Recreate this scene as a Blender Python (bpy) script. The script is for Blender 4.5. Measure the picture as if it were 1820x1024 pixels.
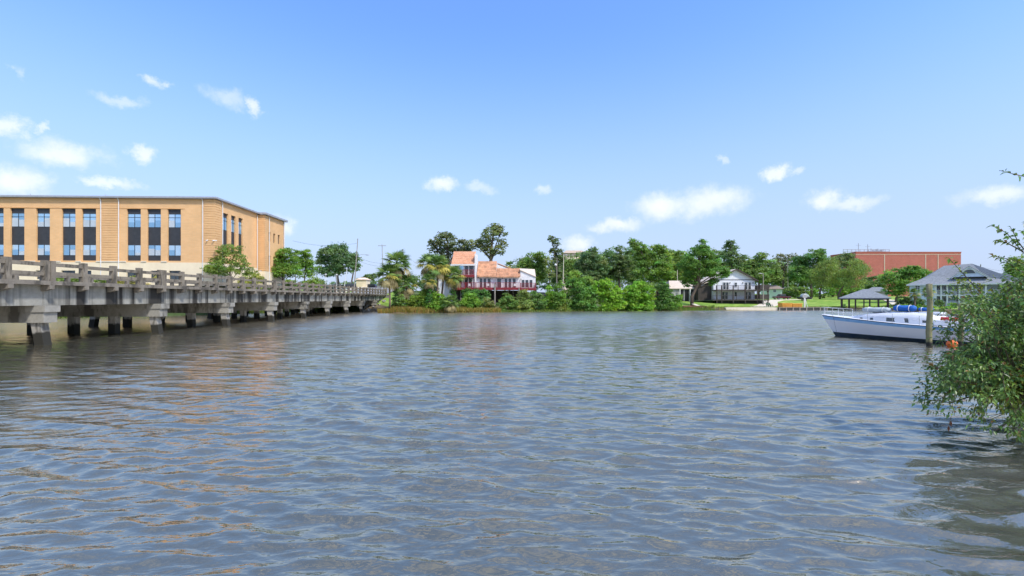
import bpy, math, random
import numpy as np

# ------------------------------------------------------------------ camera, sky, sun, exposure
for o in list(bpy.data.objects):
    bpy.data.objects.remove(o)
SC = bpy.context.scene
COL = SC.collection
F = 815.0            # focal length in photo pixels (photo is 1820 wide)
HOR = 531.0          # horizon row in the photo
H = 2.83             # eye above the water
YAW = math.atan(29.0 / F)
cs, sn = math.cos(YAW), math.sin(YAW)
R = math.radians

cam_d = bpy.data.cameras.new('camera')
cam = bpy.data.objects.new('camera', cam_d)
COL.objects.link(cam)
cam.location = (0, 0, H)
cam.rotation_euler = (R(90), 0, -YAW)
cam_d.sensor_width = 36.0
cam_d.lens = 36.0 * F / 1820.0
cam_d.shift_y = (HOR - 512.0) / 1820.0
cam_d.clip_start = 0.05
cam_d.clip_end = 5000
SC.camera = cam

SUN_AZ, SUN_EL = 134.0, 50.0
SC.view_settings.view_transform = 'Standard'
SC.view_settings.look = 'None'
SC.view_settings.gamma = 1.0
SC.view_settings.exposure = 1.0

def build_world():
    w = bpy.data.worlds.new('World')
    SC.world = w
    w.use_nodes = True
    nt = w.node_tree
    N, L = nt.nodes, nt.links
    N.clear()
    out = N.new('ShaderNodeOutputWorld')
    bg = N.new('ShaderNodeBackground')
    bg.inputs['Strength'].default_value = 0.15
    L.new(bg.outputs[0], out.inputs[0])
    sky = N.new('ShaderNodeTexSky')
    sky.sky_type = 'NISHITA'
    sky.sun_disc = False
    sky.sun_elevation = R(SUN_EL)
    sky.sun_rotation = R(SUN_AZ)
    sky.air_density = 1.0
    sky.dust_density = 0.6
    sky.ozone_density = 3.0
    hs = N.new('ShaderNodeHueSaturation')
    hs.inputs['Saturation'].default_value = 1.27
    hs.inputs['Hue'].default_value = 0.509
    hs.inputs['Value'].default_value = 1.18
    L.new(sky.outputs[0], hs.inputs['Color'])
    tc = N.new('ShaderNodeTexCoord')
    sep = N.new('ShaderNodeSeparateXYZ')
    L.new(tc.outputs['Generated'], sep.inputs[0])

    def math_(op, a, b=None, c=None):
        n = N.new('ShaderNodeMath')
        n.operation = op
        for i, v in enumerate((a, b, c)):
            if v is None:
                continue
            if isinstance(v, (int, float)):
                n.inputs[i].default_value = v
            else:
                L.new(v, n.inputs[i])
        return n.outputs[0]
    az = math_('ARCTAN2', sep.outputs[0], sep.outputs[1])
    el = math_('ARCSINE', sep.outputs[2])
    comb = N.new('ShaderNodeCombineXYZ')
    L.new(az, comb.inputs[0])
    L.new(el, comb.inputs[1])
    # ragged edges: warp the cloud coordinates with noise
    nz = N.new('ShaderNodeTexNoise')
    nz.inputs['Scale'].default_value = 16.0
    nz.inputs['Detail'].default_value = 8.0
    nz.inputs['Roughness'].default_value = 0.68
    L.new(tc.outputs['Generated'], nz.inputs['Vector'])
    vs = N.new('ShaderNodeVectorMath')
    vs.operation = 'SUBTRACT'
    L.new(nz.outputs['Color'], vs.inputs[0])
    vs.inputs[1].default_value = (0.5, 0.5, 0.5)
    vm = N.new('ShaderNodeVectorMath')
    vm.operation = 'MULTIPLY'
    L.new(vs.outputs[0], vm.inputs[0])
    vm.inputs[1].default_value = (0.105, 0.060, 0)
    va = N.new('ShaderNodeVectorMath')
    va.operation = 'ADD'
    L.new(comb.outputs[0], va.inputs[0])
    L.new(vm.outputs[0], va.inputs[1])
    P = va.outputs[0]
    # px, py, half width, half height, weight  (fair-weather cumulus seen over the bay)
    clouds = [(35, 130, 16, 12, .35), (212, 172, 48, 9, .55), (283, 148, 20, 9, .75), (408, 174, 38, 14, .5), (457, 190, 14, 13, .9),
              (16, 226, 36, 17, .9), (72, 229, 15, 8, .7), (112, 272, 74, 22, 1.), (253, 274, 28, 13, 1.), (30, 324, 62, 28, 1.),
              (195, 328, 48, 9, .8), (784, 331, 24, 11, .95), (853, 331, 28, 9, .5), (970, 338, 17, 9, .55), (1180, 366, 55, 22, 1.),
              (1262, 358, 58, 26, 1.), (1095, 400, 44, 11, .95), (1025, 434, 34, 15, .9), (1370, 305, 26, 12, .95), (1412, 310, 18, 7, .55),
              (1470, 352, 38, 17, .95), (1515, 360, 50, 10, .7), (1290, 281, 10, 9, .5), (1770, 346, 70, 18, .75), (503, 402, 22, 16, .8),
              (-160, 250, 80, 25, 1.), (-320, 330, 110, 26, .9), (2010, 300, 90, 25, .9), (2250, 360, 120, 25, .9)]
    best = None
    for (px, py, a, b, wgt) in clouds:
        t = (px - 910.0) / F
        a0 = math.atan(t) + YAW
        e0 = math.atan((HOR - py) / F * math.cos(math.atan(t)))
        cc = math.cos(math.atan(t))
        sa = a / F * cc * cc * 1.25
        se = b / F * cc * 1.25
        m = N.new('ShaderNodeVectorMath')
        m.operation = 'MULTIPLY_ADD'
        L.new(P, m.inputs[0])
        m.inputs[1].default_value = (1 / sa, 1 / se, 0)
        m.inputs[2].default_value = (-a0 / sa, -e0 / se, 0)
        ln = N.new('ShaderNodeVectorMath')
        ln.operation = 'LENGTH'
        L.new(m.outputs[0], ln.inputs[0])
        mr = N.new('ShaderNodeMapRange')
        mr.interpolation_type = 'SMOOTHSTEP'
        mr.inputs['From Min'].default_value = 1.15
        mr.inputs['From Max'].default_value = 0.15
        mr.inputs['To Min'].default_value = 0.0
        mr.inputs['To Max'].default_value = wgt
        L.new(ln.outputs['Value'], mr.inputs['Value'])
        best = mr.outputs[0] if best is None else math_('MAXIMUM', best, mr.outputs[0])
    # the rest of the sky, out of the frame: the same kind of scattered cloud
    n2 = N.new('ShaderNodeTexNoise')
    n2.inputs['Scale'].default_value = 5.0
    n2.inputs['Detail'].default_value = 7.0
    mp = N.new('ShaderNodeMapping')
    mp.inputs['Scale'].default_value = (1, 1, 2.4)
    L.new(tc.outputs['Generated'], mp.inputs[0])
    L.new(mp.outputs[0], n2.inputs['Vector'])
    r2 = N.new('ShaderNodeMapRange')
    r2.interpolation_type = 'SMOOTHSTEP'
    r2.inputs['From Min'].default_value = 0.43
    r2.inputs['From Max'].default_value = 0.66
    L.new(n2.outputs['Fac'], r2.inputs['Value'])
    back = N.new('ShaderNodeMapRange')       # only where the photograph does not look
    back.inputs['From Min'].default_value = 0.35
    back.inputs['From Max'].default_value = 0.05
    L.new(sep.outputs[1], back.inputs['Value'])
    up = N.new('ShaderNodeMapRange')
    up.inputs['From Min'].default_value = 0.05
    up.inputs['From Max'].default_value = 0.2
    L.new(sep.outputs[2], up.inputs['Value'])
    high = N.new('ShaderNodeMapRange')
    high.inputs['From Min'].default_value = 0.56
    high.inputs['From Max'].default_value = 0.74
    L.new(sep.outputs[2], high.inputs['Value'])
    rest = math_('MULTIPLY', math_('MULTIPLY', r2.outputs[0], math_('MAXIMUM', back.outputs[0], high.outputs[0])), up.outputs[0])
    dens = math_('MULTIPLY', math_('MAXIMUM', best, rest), 0.72)
    # inner shading of the cloud: slightly greyer, fluffy
    n3 = N.new('ShaderNodeTexNoise')
    n3.inputs['Scale'].default_value = 30.0
    n3.inputs['Detail'].default_value = 5.0
    L.new(tc.outputs['Generated'], n3.inputs['Vector'])
    cr = N.new('ShaderNodeMix')
    cr.data_type = 'RGBA'
    L.new(n3.outputs['Fac'], cr.inputs['Factor'])
    cr.inputs['A'].default_value = (3.2, 3.35, 3.6, 1)
    cr.inputs['B'].default_value = (4.3, 4.3, 4.35, 1)
    # thin high humid veil, strongest towards the horizon (the sky's own haze)
    veil = N.new('ShaderNodeMapRange')
    veil.interpolation_type = 'SMOOTHSTEP'
    veil.inputs['From Min'].default_value = 0.56
    veil.inputs['From Max'].default_value = 0.0
    veil.inputs['To Min'].default_value = 0.16
    veil.inputs['To Max'].default_value = 0.95
    L.new(el, veil.inputs['Value'])
    mv = N.new('ShaderNodeMix')
    mv.data_type = 'RGBA'
    L.new(veil.outputs[0], mv.inputs['Factor'])
    L.new(hs.outputs[0], mv.inputs['A'])
    mv.inputs['B'].default_value = (1.78, 2.15, 3.05, 1)
    mx = N.new('ShaderNodeMix')
    mx.data_type = 'RGBA'
    L.new(dens, mx.inputs['Factor'])
    L.new(mv.outputs['Result'], mx.inputs['A'])
    L.new(cr.outputs['Result'], mx.inputs['B'])
    L.new(mx.outputs['Result'], bg.inputs['Color'])
    w.cycles.sampling_method = 'MANUAL'
    w.cycles.sample_map_resolution = 512
build_world()

sun_d = bpy.data.lights.new('sun', 'SUN')
sun_d.energy = 2.0
sun_d.angle = R(5.0)
sun_d.color = (1.0, 0.95, 0.87)
sun = bpy.data.objects.new('sun', sun_d)
COL.objects.link(sun)
sun.location = (60, -40, 90)
sun.rotation_euler = (R(90 - SUN_EL), 0, R(180 - SUN_AZ))
SC.cycles.max_bounces = 5
SC.cycles.diffuse_bounces = 2
SC.cycles.glossy_bounces = 3
SC.cycles.transmission_bounces = 2
SC.cycles.use_adaptive_sampling = True
SC.cycles.adaptive_threshold = 0.02
SC.cycles.transparent_max_bounces = 6
SC.cycles.use_denoising = True
SC.cycles.sample_clamp_direct = 3.0
SC.cycles.sample_clamp_indirect = 5.0

# ------------------------------------------------------------------ geometry helpers
def at(px, d, z=0.0):
    """world point seen at photo column px, at depth d (metres along the view axis), height z"""
    u = (px - 910.0) / F * d
    return (u * cs + d * sn, -u * sn + d * cs, z)

def zpy(py, d):
    return H + (HOR - py) / F * d

class MB:
    def __init__(self):
        self.v, self.f = [], []
    def add(self, vs, fs):
        n = len(self.v)
        self.v.extend(vs)
        self.f.extend([tuple(i + n for i in f) for f in fs])
        return self
    def box(self, x0, x1, y0, y1, z0, z1):
        return self.add([(x0, y0, z0), (x1, y0, z0), (x1, y1, z0), (x0, y1, z0), (x0, y0, z1), (x1, y0, z1), (x1, y1, z1), (x0, y1, z1)],
                        [(0, 3, 2, 1), (4, 5, 6, 7), (0, 1, 5, 4), (1, 2, 6, 5), (2, 3, 7, 6), (3, 0, 4, 7)])
    def bar(self, p, q, w, h=None):
        """rectangular bar from p to q"""
        h = h or w
        p, q = np.array(p, float), np.array(q, float)
        d = q - p
        d /= max(np.linalg.norm(d), 1e-9)
        up = np.array((0, 0, 1.)) if abs(d[2]) < .95 else np.array((0, 1., 0))
        s = np.cross(d, up)
        s /= np.linalg.norm(s)
        t = np.cross(s, d)
        vs = [tuple(c + s * a * w / 2 + t * b * h / 2) for c in (p, q) for a, b in ((-1, -1), (1, -1), (1, 1), (-1, 1))]
        return self.add(vs, [(0, 1, 2, 3), (7, 6, 5, 4), (0, 4, 5, 1), (1, 5, 6, 2), (2, 6, 7, 3), (3, 7, 4, 0)])
    def tube(self, pts, rad, n=8, cap=True):
        pts = [np.array(p, float) for p in pts]
        if not hasattr(rad, '__len__'):
            rad = [rad] * len(pts)
        base = len(self.v)
        prev = None
        for i, p in enumerate(pts):
            d = pts[min(i + 1, len(pts) - 1)] - pts[max(i - 1, 0)]
            d = d / max(np.linalg.norm(d), 1e-9)
            if prev is None:
                a = np.array((1., 0, 0)) if abs(d[0]) < .9 else np.array((0, 1., 0))
            else:
                a = prev
            s = a - d * np.dot(a, d)
            s /= max(np.linalg.norm(s), 1e-9)
            prev = s
            t = np.cross(d, s)
            for k in range(n):
                an = 2 * math.pi * k / n
                self.v.append(tuple(p + (s * math.cos(an) + t * math.sin(an)) * rad[i]))
        for i in range(len(pts) - 1):
            for k in range(n):
                a, b = base + i * n + k, base + i * n + (k + 1) % n
                self.f.append((a, b, b + n, a + n))
        if cap:
            self.f.append(tuple(base + k for k in range(n))[::-1])
            self.f.append(tuple(base + (len(pts) - 1) * n + k for k in range(n)))
        return self
    def prism(self, poly, axis, a, b):
        """extrude a 2-D polygon: axis 'y' -> poly is (x,z), from y=a to y=b; 'x' -> (y,z); 'z' -> (x,y)"""
        def P(p, t):
            return {'y': (p[0], t, p[1]), 'x': (t, p[0], p[1]), 'z': (p[0], p[1], t)}[axis]
        n = len(poly)
        vs = [P(p, a) for p in poly] + [P(p, b) for p in poly]
        fs = [tuple(range(n))[::-1], tuple(range(n, 2 * n))] + [(i, (i + 1) % n, (i + 1) % n + n, i + n) for i in range(n)]
        return self.add(vs, fs)
    def slab(self, quad, th):
        """a sheet through 4 points with thickness th downwards"""
        q = [tuple(p) for p in quad]
        lo = [(p[0], p[1], p[2] - th) for p in q]
        return self.add(q + lo, [(0, 1, 2, 3), (7, 6, 5, 4), (0, 4, 5, 1), (1, 5, 6, 2), (2, 6, 7, 3), (3, 7, 4, 0)])
    def sphere(self, c, r, nu=12, nv=8):
        rx, ry, rz = r if hasattr(r, '__len__') else (r, r, r)
        base = len(self.v)
        for j in range(nv + 1):
            ph = -math.pi / 2 + math.pi * j / nv
            for i in range(nu):
                th = 2 * math.pi * i / nu
                self.v.append((c[0] + rx * math.cos(ph) * math.cos(th), c[1] + ry * math.cos(ph) * math.sin(th), c[2] + rz * math.sin(ph)))
        for j in range(nv):
            for i in range(nu):
                a, b = base + j * nu + i, base + j * nu + (i + 1) % nu
                self.f.append((a, b, b + nu, a + nu))
        return self
    def mesh(self, name, mat, smooth=False, fix=True):
        me = bpy.data.meshes.new(name)
        me.from_pydata([tuple(map(float, p)) for p in self.v], [], self.f)
        if fix:
            import bmesh
            bm = bmesh.new()
            bm.from_mesh(me)
            bmesh.ops.recalc_face_normals(bm, faces=bm.faces)
            bm.to_mesh(me)
            bm.free()
        if mat is not None:
            me.materials.append(mat)
        if smooth:
            me.shade_smooth()
        return me
    def build(self, name, mat, parent=None, smooth=False, bevel=0.0):
        o = bpy.data.objects.new(name, self.mesh(name, mat, smooth))
        COL.objects.link(o)
        o.parent = parent
        if bevel:
            m = o.modifiers.new('bevel', 'BEVEL')
            m.width = bevel
            m.segments = 2
            m.limit_method = 'ANGLE'
        return o

def put(name, me, parent=None, loc=(0, 0, 0), rot=(0, 0, 0), scale=(1, 1, 1)):
    o = bpy.data.objects.new(name, me)
    COL.objects.link(o)
    o.parent = parent
    o.location, o.rotation_euler, o.scale = loc, rot, scale
    return o

def empty(name, loc=(0, 0, 0), rz=0.0):
    o = bpy.data.objects.new(name, None)
    COL.objects.link(o)
    o.location = loc
    o.rotation_euler = (0, 0, rz)
    o.empty_display_size = 0.2
    return o

def tag(o, label, cat=None, group=None, kind=None):
    if label:
        o['label'] = label
    if cat:
        o['category'] = cat
    if group:
        o['group'] = group
    if kind:
        o['kind'] = kind
    return o

# ------------------------------------------------------------------ materials
def _base(name, rough=0.7, spec=0.5):
    m = bpy.data.materials.new(name)
    m.use_nodes = True
    nt = m.node_tree
    b = nt.nodes['Principled BSDF']
    b.inputs['Roughness'].default_value = rough
    b.inputs['Specular IOR Level'].default_value = spec
    return m, nt, b

def mat(name, c1, c2=None, scale=1.0, rough=0.7, bump=0.0, bscale=None, stretch=(1, 1, 1), spec=0.4, metal=0.0, detail=6.0, lo=.35, hi=.65):
    """colour broken up by noise between c1 and c2, with fine relief"""
    m, nt, b = _base(name, rough, spec)
    b.inputs['Metallic'].default_value = metal
    N, L = nt.nodes, nt.links
    c2 = c2 or tuple(x * .75 for x in c1)
    tc = N.new('ShaderNodeTexCoord')
    mp = N.new('ShaderNodeMapping')
    mp.inputs['Scale'].default_value = stretch
    L.new(tc.outputs['Object'], mp.inputs[0])
    n = N.new('ShaderNodeTexNoise')
    n.inputs['Scale'].default_value = scale
    n.inputs['Detail'].default_value = detail
    n.inputs['Roughness'].default_value = .65
    L.new(mp.outputs[0], n.inputs['Vector'])
    r = N.new('ShaderNodeValToRGB')
    r.color_ramp.elements[0].position = lo
    r.color_ramp.elements[1].position = hi
    r.color_ramp.elements[0].color = (*c1, 1)
    r.color_ramp.elements[1].color = (*c2, 1)
    L.new(n.outputs['Fac'], r.inputs[0])
    L.new(r.outputs[0], b.inputs['Base Color'])
    if bump:
        n2 = N.new('ShaderNodeTexNoise')
        n2.inputs['Scale'].default_value = bscale or scale * 6
        n2.inputs['Detail'].default_value = 5
        L.new(mp.outputs[0], n2.inputs['Vector'])
        bp = N.new('ShaderNodeBump')
        bp.inputs['Strength'].default_value = bump
        bp.inputs['Distance'].default_value = .02
        L.new(n2.outputs['Fac'], bp.inputs['Height'])
        L.new(bp.outputs[0], b.inputs['Normal'])
    return m

def brick_mat(name, c1, c2, mortar, bw=.4, bh=.1, msize=.012):
    m, nt, b = _base(name, .85, .25)
    N, L = nt.nodes, nt.links
    tc = N.new('ShaderNodeTexCoord')
    sp = N.new('ShaderNodeSeparateXYZ')
    L.new(tc.outputs['Object'], sp.inputs[0])
    ad = N.new('ShaderNodeMath')
    L.new(sp.outputs[0], ad.inputs[0])
    L.new(sp.outputs[1], ad.inputs[1])
    cb = N.new('ShaderNodeCombineXYZ')
    L.new(ad.outputs[0], cb.inputs[0])
    L.new(sp.outputs[2], cb.inputs[1])
    br = N.new('ShaderNodeTexBrick')
    br.inputs['Scale'].default_value = 1
    br.inputs['Brick Width'].default_value = bw
    br.inputs['Row Height'].default_value = bh
    br.inputs['Mortar Size'].default_value = msize
    br.inputs['Color1'].default_value = (*c1, 1)
    br.inputs['Color2'].default_value = (*c2, 1)
    br.inputs['Mortar'].default_value = (*mortar, 1)
    L.new(cb.outputs[0], br.inputs['Vector'])
    n = N.new('ShaderNodeTexNoise')
    n.inputs['Scale'].default_value = .35
    n.inputs['Detail'].default_value = 6
    L.new(tc.outputs['Object'], n.inputs['Vector'])
    mr = N.new('ShaderNodeMapRange')
    mr.inputs['From Min'].default_value = .3
    mr.inputs['From Max'].default_value = .7
    mr.inputs['To Min'].default_value = .90
    mr.inputs['To Max'].default_value = 1.06
    L.new(n.outputs['Fac'], mr.inputs['Value'])
    mx = N.new('ShaderNodeVectorMath')
    mx.operation = 'SCALE'
    L.new(br.outputs['Color'], mx.inputs[0])
    L.new(mr.outputs[0], mx.inputs['Scale'])
    L.new(mx.outputs[0], b.inputs['Base Color'])
    bp = N.new('ShaderNodeBump')
    bp.inputs['Strength'].default_value = .3
    bp.inputs['Distance'].default_value = .01
    L.new(br.outputs['Fac'], bp.inputs['Height'])
    bp.invert = True
    L.new(bp.outputs[0], b.inputs['Normal'])
    return m

def concrete_mat(name, c1, c2, stain, streak=0.5, sx=1.4, sz=.18, tide=None, wide=0.0):
    """weathered concrete: mottled, dark run-off streaks; tide = height below which algae blackens it"""
    m, nt, b = _base(name, .9, .2)
    N, L = nt.nodes, nt.links
    tc = N.new('ShaderNodeTexCoord')
    geo = N.new('ShaderNodeNewGeometry')
    n = N.new('ShaderNodeTexNoise')
    n.inputs['Scale'].default_value = 1.7
    n.inputs['Detail'].default_value = 8
    n.inputs['Roughness'].default_value = .7
    L.new(geo.outputs['Position'], n.inputs['Vector'])
    r = N.new('ShaderNodeValToRGB')
    r.color_ramp.elements[0].position = .33
    r.color_ramp.elements[1].position = .68
    r.color_ramp.elements[0].color = (*c1, 1)
    r.color_ramp.elements[1].color = (*c2, 1)
    L.new(n.outputs['Fac'], r.inputs[0])
    mp = N.new('ShaderNodeMapping')
    mp.inputs['Scale'].default_value = (sx, sx, sz)
    L.new(geo.outputs['Position'], mp.inputs[0])
    n2 = N.new('ShaderNodeTexNoise')
    n2.inputs['Scale'].default_value = 1.0
    n2.inputs['Detail'].default_value = 4
    n2.inputs['Roughness'].default_value = .6
    L.new(mp.outputs[0], n2.inputs['Vector'])
    r2 = N.new('ShaderNodeMapRange')
    r2.inputs['From Min'].default_value = .52 - wide
    r2.inputs['From Max'].default_value = .62 - wide
    r2.inputs['To Max'].default_value = streak
    L.new(n2.outputs['Fac'], r2.inputs['Value'])
    mx = N.new('ShaderNodeMix')
    mx.data_type = 'RGBA'
    L.new(r2.outputs[0], mx.inputs['Factor'])
    L.new(r.outputs[0], mx.inputs['A'])
    mx.inputs['B'].default_value = (*stain, 1)
    res = mx.outputs['Result']
    if tide is not None:
        sp = N.new('ShaderNodeSeparateXYZ')
        L.new(geo.outputs['Position'], sp.inputs[0])
        wob = N.new('ShaderNodeMath')
        wob.operation = 'MULTIPLY_ADD'
        L.new(n.outputs['Fac'], wob.inputs[0])
        wob.inputs[1].default_value = .7
        L.new(sp.outputs[2], wob.inputs[2])
        tr = N.new('ShaderNodeMapRange')
        tr.inputs['From Min'].default_value = tide + .45
        tr.inputs['From Max'].default_value = tide + .30
        L.new(wob.outputs[0], tr.inputs['Value'])
        m2 = N.new('ShaderNodeMix')
        m2.data_type = 'RGBA'
        L.new(tr.outputs[0], m2.inputs['Factor'])
        L.new(res, m2.inputs['A'])
        m2.inputs['B'].default_value = (.035, .034, .028, 1)
        res = m2.outputs['Result']
    L.new(res, b.inputs['Base Color'])
    n3 = N.new('ShaderNodeTexNoise')
    n3.inputs['Scale'].default_value = 14
    n3.inputs['Detail'].default_value = 6
    L.new(geo.outputs['Position'], n3.inputs['Vector'])
    bp = N.new('ShaderNodeBump')
    bp.inputs['Strength'].default_value = .35
    bp.inputs['Distance'].default_value = .03
    L.new(n3.outputs['Fac'], bp.inputs['Height'])
    L.new(bp.outputs[0], b.inputs['Normal'])
    return m

def leaf_mat(name, rough=.5, trans=.50, spec=.35):
    m, nt, b = _base(name, rough, spec)
    N, L = nt.nodes, nt.links
    a = N.new('ShaderNodeAttribute')
    a.attribute_name = 'tint'
    L.new(a.outputs['Color'], b.inputs['Base Color'])
    t = N.new('ShaderNodeBsdfTranslucent')
    g = N.new('ShaderNodeVectorMath')
    g.operation = 'MULTIPLY'
    g.inputs[1].default_value = (1.25, 1.3, .6)
    L.new(a.outputs['Color'], g.inputs[0])
    L.new(g.outputs[0], t.inputs['Color'])
    mx = N.new('ShaderNodeMixShader')
    mx.inputs[0].default_value = trans
    L.new(b.outputs[0], mx.inputs[1])
    L.new(t.outputs[0], mx.inputs[2])
    L.new(mx.outputs[0], nt.nodes['Material Output'].inputs[0])
    return m

M = {}
M['leaf'] = leaf_mat('leaf')
M['bark'] = mat('bark', (.16, .12, .085), (.07, .055, .042), 3, .9, .6, 9, (1, 1, .3))
M['palm_bark'] = mat('palm_bark', (.23, .17, .125), (.11, .085, .065), 2, .95, .8, 12, (.6, .6, 3))
M['white_trim'] = mat('white_trim', (.78, .78, .77), (.68, .68, .67), 2, .6)
M['concrete_deck'] = concrete_mat('concrete_deck', (.27, .24, .195), (.16, .14, .115), (.06, .055, .047), .75, 1.2, .5)
M['concrete_rail'] = concrete_mat('concrete_rail', (.27, .235, .185), (.15, .13, .10), (.06, .055, .045), .7, 3.0, .9)
M['concrete_beam'] = concrete_mat('concrete_beam', (.36, .35, .305), (.25, .24, .205), (.03, .028, .025), .95, .62, .03, wide=.055)
M['concrete_cap'] = concrete_mat('concrete_cap', (.36, .345, .30), (.24, .23, .20), (.07, .065, .055), .8, .9, .25)
M['concrete_pile'] = concrete_mat('concrete_pile', (.42, .40, .36), (.27, .255, .22), (.07, .065, .055), .7, 3.0, .4, tide=.75)
M['asphalt'] = mat('asphalt', (.30, .29, .275), (.21, .205, .2), .5, .9, .2, 30)
M['brick_orange'] = brick_mat('brick_orange', (.80, .475, .215), (.75, .435, .19), (.68, .47, .28), .6, .2, .02)
M['brick_dark'] = brick_mat('brick_dark', (.66, .35, .13), (.60, .30, .11), (.55, .38, .22), .6, .2, .02)
M['brick_red'] = brick_mat('brick_red', (.47, .13, .092), (.41, .11, .078), (.43, .21, .18), .9, .3, .03)
M['stone_cream'] = mat('stone_cream', (.84, .72, .50), (.77, .65, .45), .6, .85, .1)
M['stone_light'] = mat('stone_light', (.70, .62, .48), (.62, .54, .41), 1.2, .8)
M['panel_dark'] = mat('panel_dark', (.045, .047, .052), (.032, .034, .038), 2, .45)
M['metal_grey'] = mat('metal_grey', (.42, .43, .45), (.34, .35, .37), 2, .45, metal=.3)
M['roof_red'] = mat('roof_red', (.42, .10, .06), (.36, .085, .05), 2, .6)
M['mullion'] = mat('mullion', (.03, .03, .035), None, 2, .4)
def glass_mat(name, c, rough=.06, metal=.65):
    m, nt, b = _base(name, rough, .8)
    b.inputs['Base Color'].default_value = (*c, 1)
    b.inputs['Metallic'].default_value = metal
    N, L = nt.nodes, nt.links
    n = N.new('ShaderNodeTexNoise')
    n.inputs['Scale'].default_value = .6
    tc = N.new('ShaderNodeTexCoord')
    L.new(tc.outputs['Object'], n.inputs['Vector'])
    bp = N.new('ShaderNodeBump')
    bp.inputs['Strength'].default_value = .05
    L.new(n.outputs['Fac'], bp.inputs['Height'])
    L.new(bp.outputs[0], b.inputs['Normal'])
    return m
M['glass_blue'] = glass_mat('glass_blue', (.40, .62, .80))
M['blind'] = mat('blind', (.50, .56, .60), (.42, .48, .52), .5, .5)
M['glass_pale'] = glass_mat('glass_pale', (.55, .70, .80))
M['glass_deep'] = glass_mat('glass_deep', (.27, .46, .62))
M['glass_dark'] = glass_mat('glass_dark', (.05, .065, .075), .08, .2)
M['clay'] = mat('clay', (.74, .41, .25), (.58, .28, .15), 1.1, .75, .2, 8, lo=.3, hi=.72)
M['clay_moss'] = mat('clay_moss', (.70, .37, .21), (.32, .17, .10), .9, .8, .2, 8, lo=.42, hi=.72)
M['stucco'] = mat('stucco', (.80, .79, .78), (.70, .70, .70), .7, .85, .1)
M['red_paint'] = mat('red_paint', (.26, .022, .03), (.19, .018, .024), 1.5, .55)
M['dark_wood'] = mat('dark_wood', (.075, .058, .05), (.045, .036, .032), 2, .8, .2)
M['grey_wood'] = mat('grey_wood', (.36, .33, .28), (.24, .215, .18), 3, .9, .3, 10, (2, 2, .3))
M['siding_white'] = mat('siding_white', (.80, .81, .83), (.72, .73, .76), .8, .7)
M['siding_blue'] = mat('siding_blue', (.58, .65, .78), (.52, .59, .73), .8, .7)
M['siding_green'] = mat('siding_green', (.56, .68, .55), (.50, .62, .50), .8, .75)
M['shingle_grey'] = mat('shingle_grey', (.27, .29, .31), (.18, .195, .21), 3, .9, .3, 12)
M['shingle_dark'] = mat('shingle_dark', (.13, .145, .165), (.085, .095, .11), 3, .9, .3, 12)
M['shingle_brown'] = mat('shingle_brown', (.34, .27, .23), (.25, .20, .17), 3, .9, .3, 12)
M['roof_beige'] = mat('roof_beige', (.66, .56, .46), (.56, .47, .38), 1.2, .8)
M['grey_wall'] = mat('grey_wall', (.42, .42, .40), (.33, .33, .32), 1, .85)
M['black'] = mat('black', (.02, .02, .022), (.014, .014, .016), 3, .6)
M['rubber'] = mat('rubber', (.02, .02, .02), None, 3, .85)
M['chrome'] = mat('chrome', (.6, .6, .6), None, 3, .25, metal=.9)
M['orange_paint'] = mat('orange_paint', (.82, .42, .07), (.72, .34, .05), 2, .55)
M['peach'] = mat('peach', (.88, .68, .56), (.82, .62, .50), .2, .85)
M['maroon'] = mat('maroon', (.07, .012, .016), (.055, .01, .014), 2, .25, spec=.7)
M['navy_paint'] = mat('navy_paint', (.018, .022, .032), None, 2, .25, spec=.7)
M['silver_paint'] = mat('silver_paint', (.35, .36, .37), None, 2, .3, spec=.7)
M['gel_white'] = mat('gel_white', (.80, .81, .83), (.71, .72, .74), .7, .35, spec=.6)
M['gel_hull'] = mat('gel_hull', (.80, .81, .83), (.73, .74, .77), .5, .3, spec=.6, stretch=(.6, .6, 2))
M['blue_stripe'] = mat('blue_stripe', (.20, .42, .72), (.28, .50, .76), 3, .45)
M['bottom_navy'] = mat('bottom_navy', (.012, .028, .05), (.03, .045, .05), 3, .6)
M['blue_cloth'] = mat('blue_cloth', (.02, .14, .48), (.015, .10, .36), 4, .8, .3)
M['red_cloth'] = mat('red_cloth', (.42, .02, .025), (.33, .015, .02), 4, .8, .3)
M['grey_cloth'] = mat('grey_cloth', (.48, .53, .55), (.40, .45, .47), 2, .7, .2)
M['wet_piling'] = concrete_mat('wet_piling', (.30, .28, .15), (.19, .18, .10), (.10, .10, .05), .6, 7, .5, tide=.25)
M['buoy_orange'] = mat('buoy_orange', (.80, .17, .03), (.66, .13, .03), 5, .55)
M['green_plastic'] = mat('green_plastic', (.03, .09, .035), None, 3, .6)
M['seawall'] = mat('seawall', (.075, .078, .072), (.04, .042, .04), 2, .9, .3)
M['screen_green'] = mat('screen_green', (.016, .038, .024), (.011, .028, .018), 2, .9)
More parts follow.
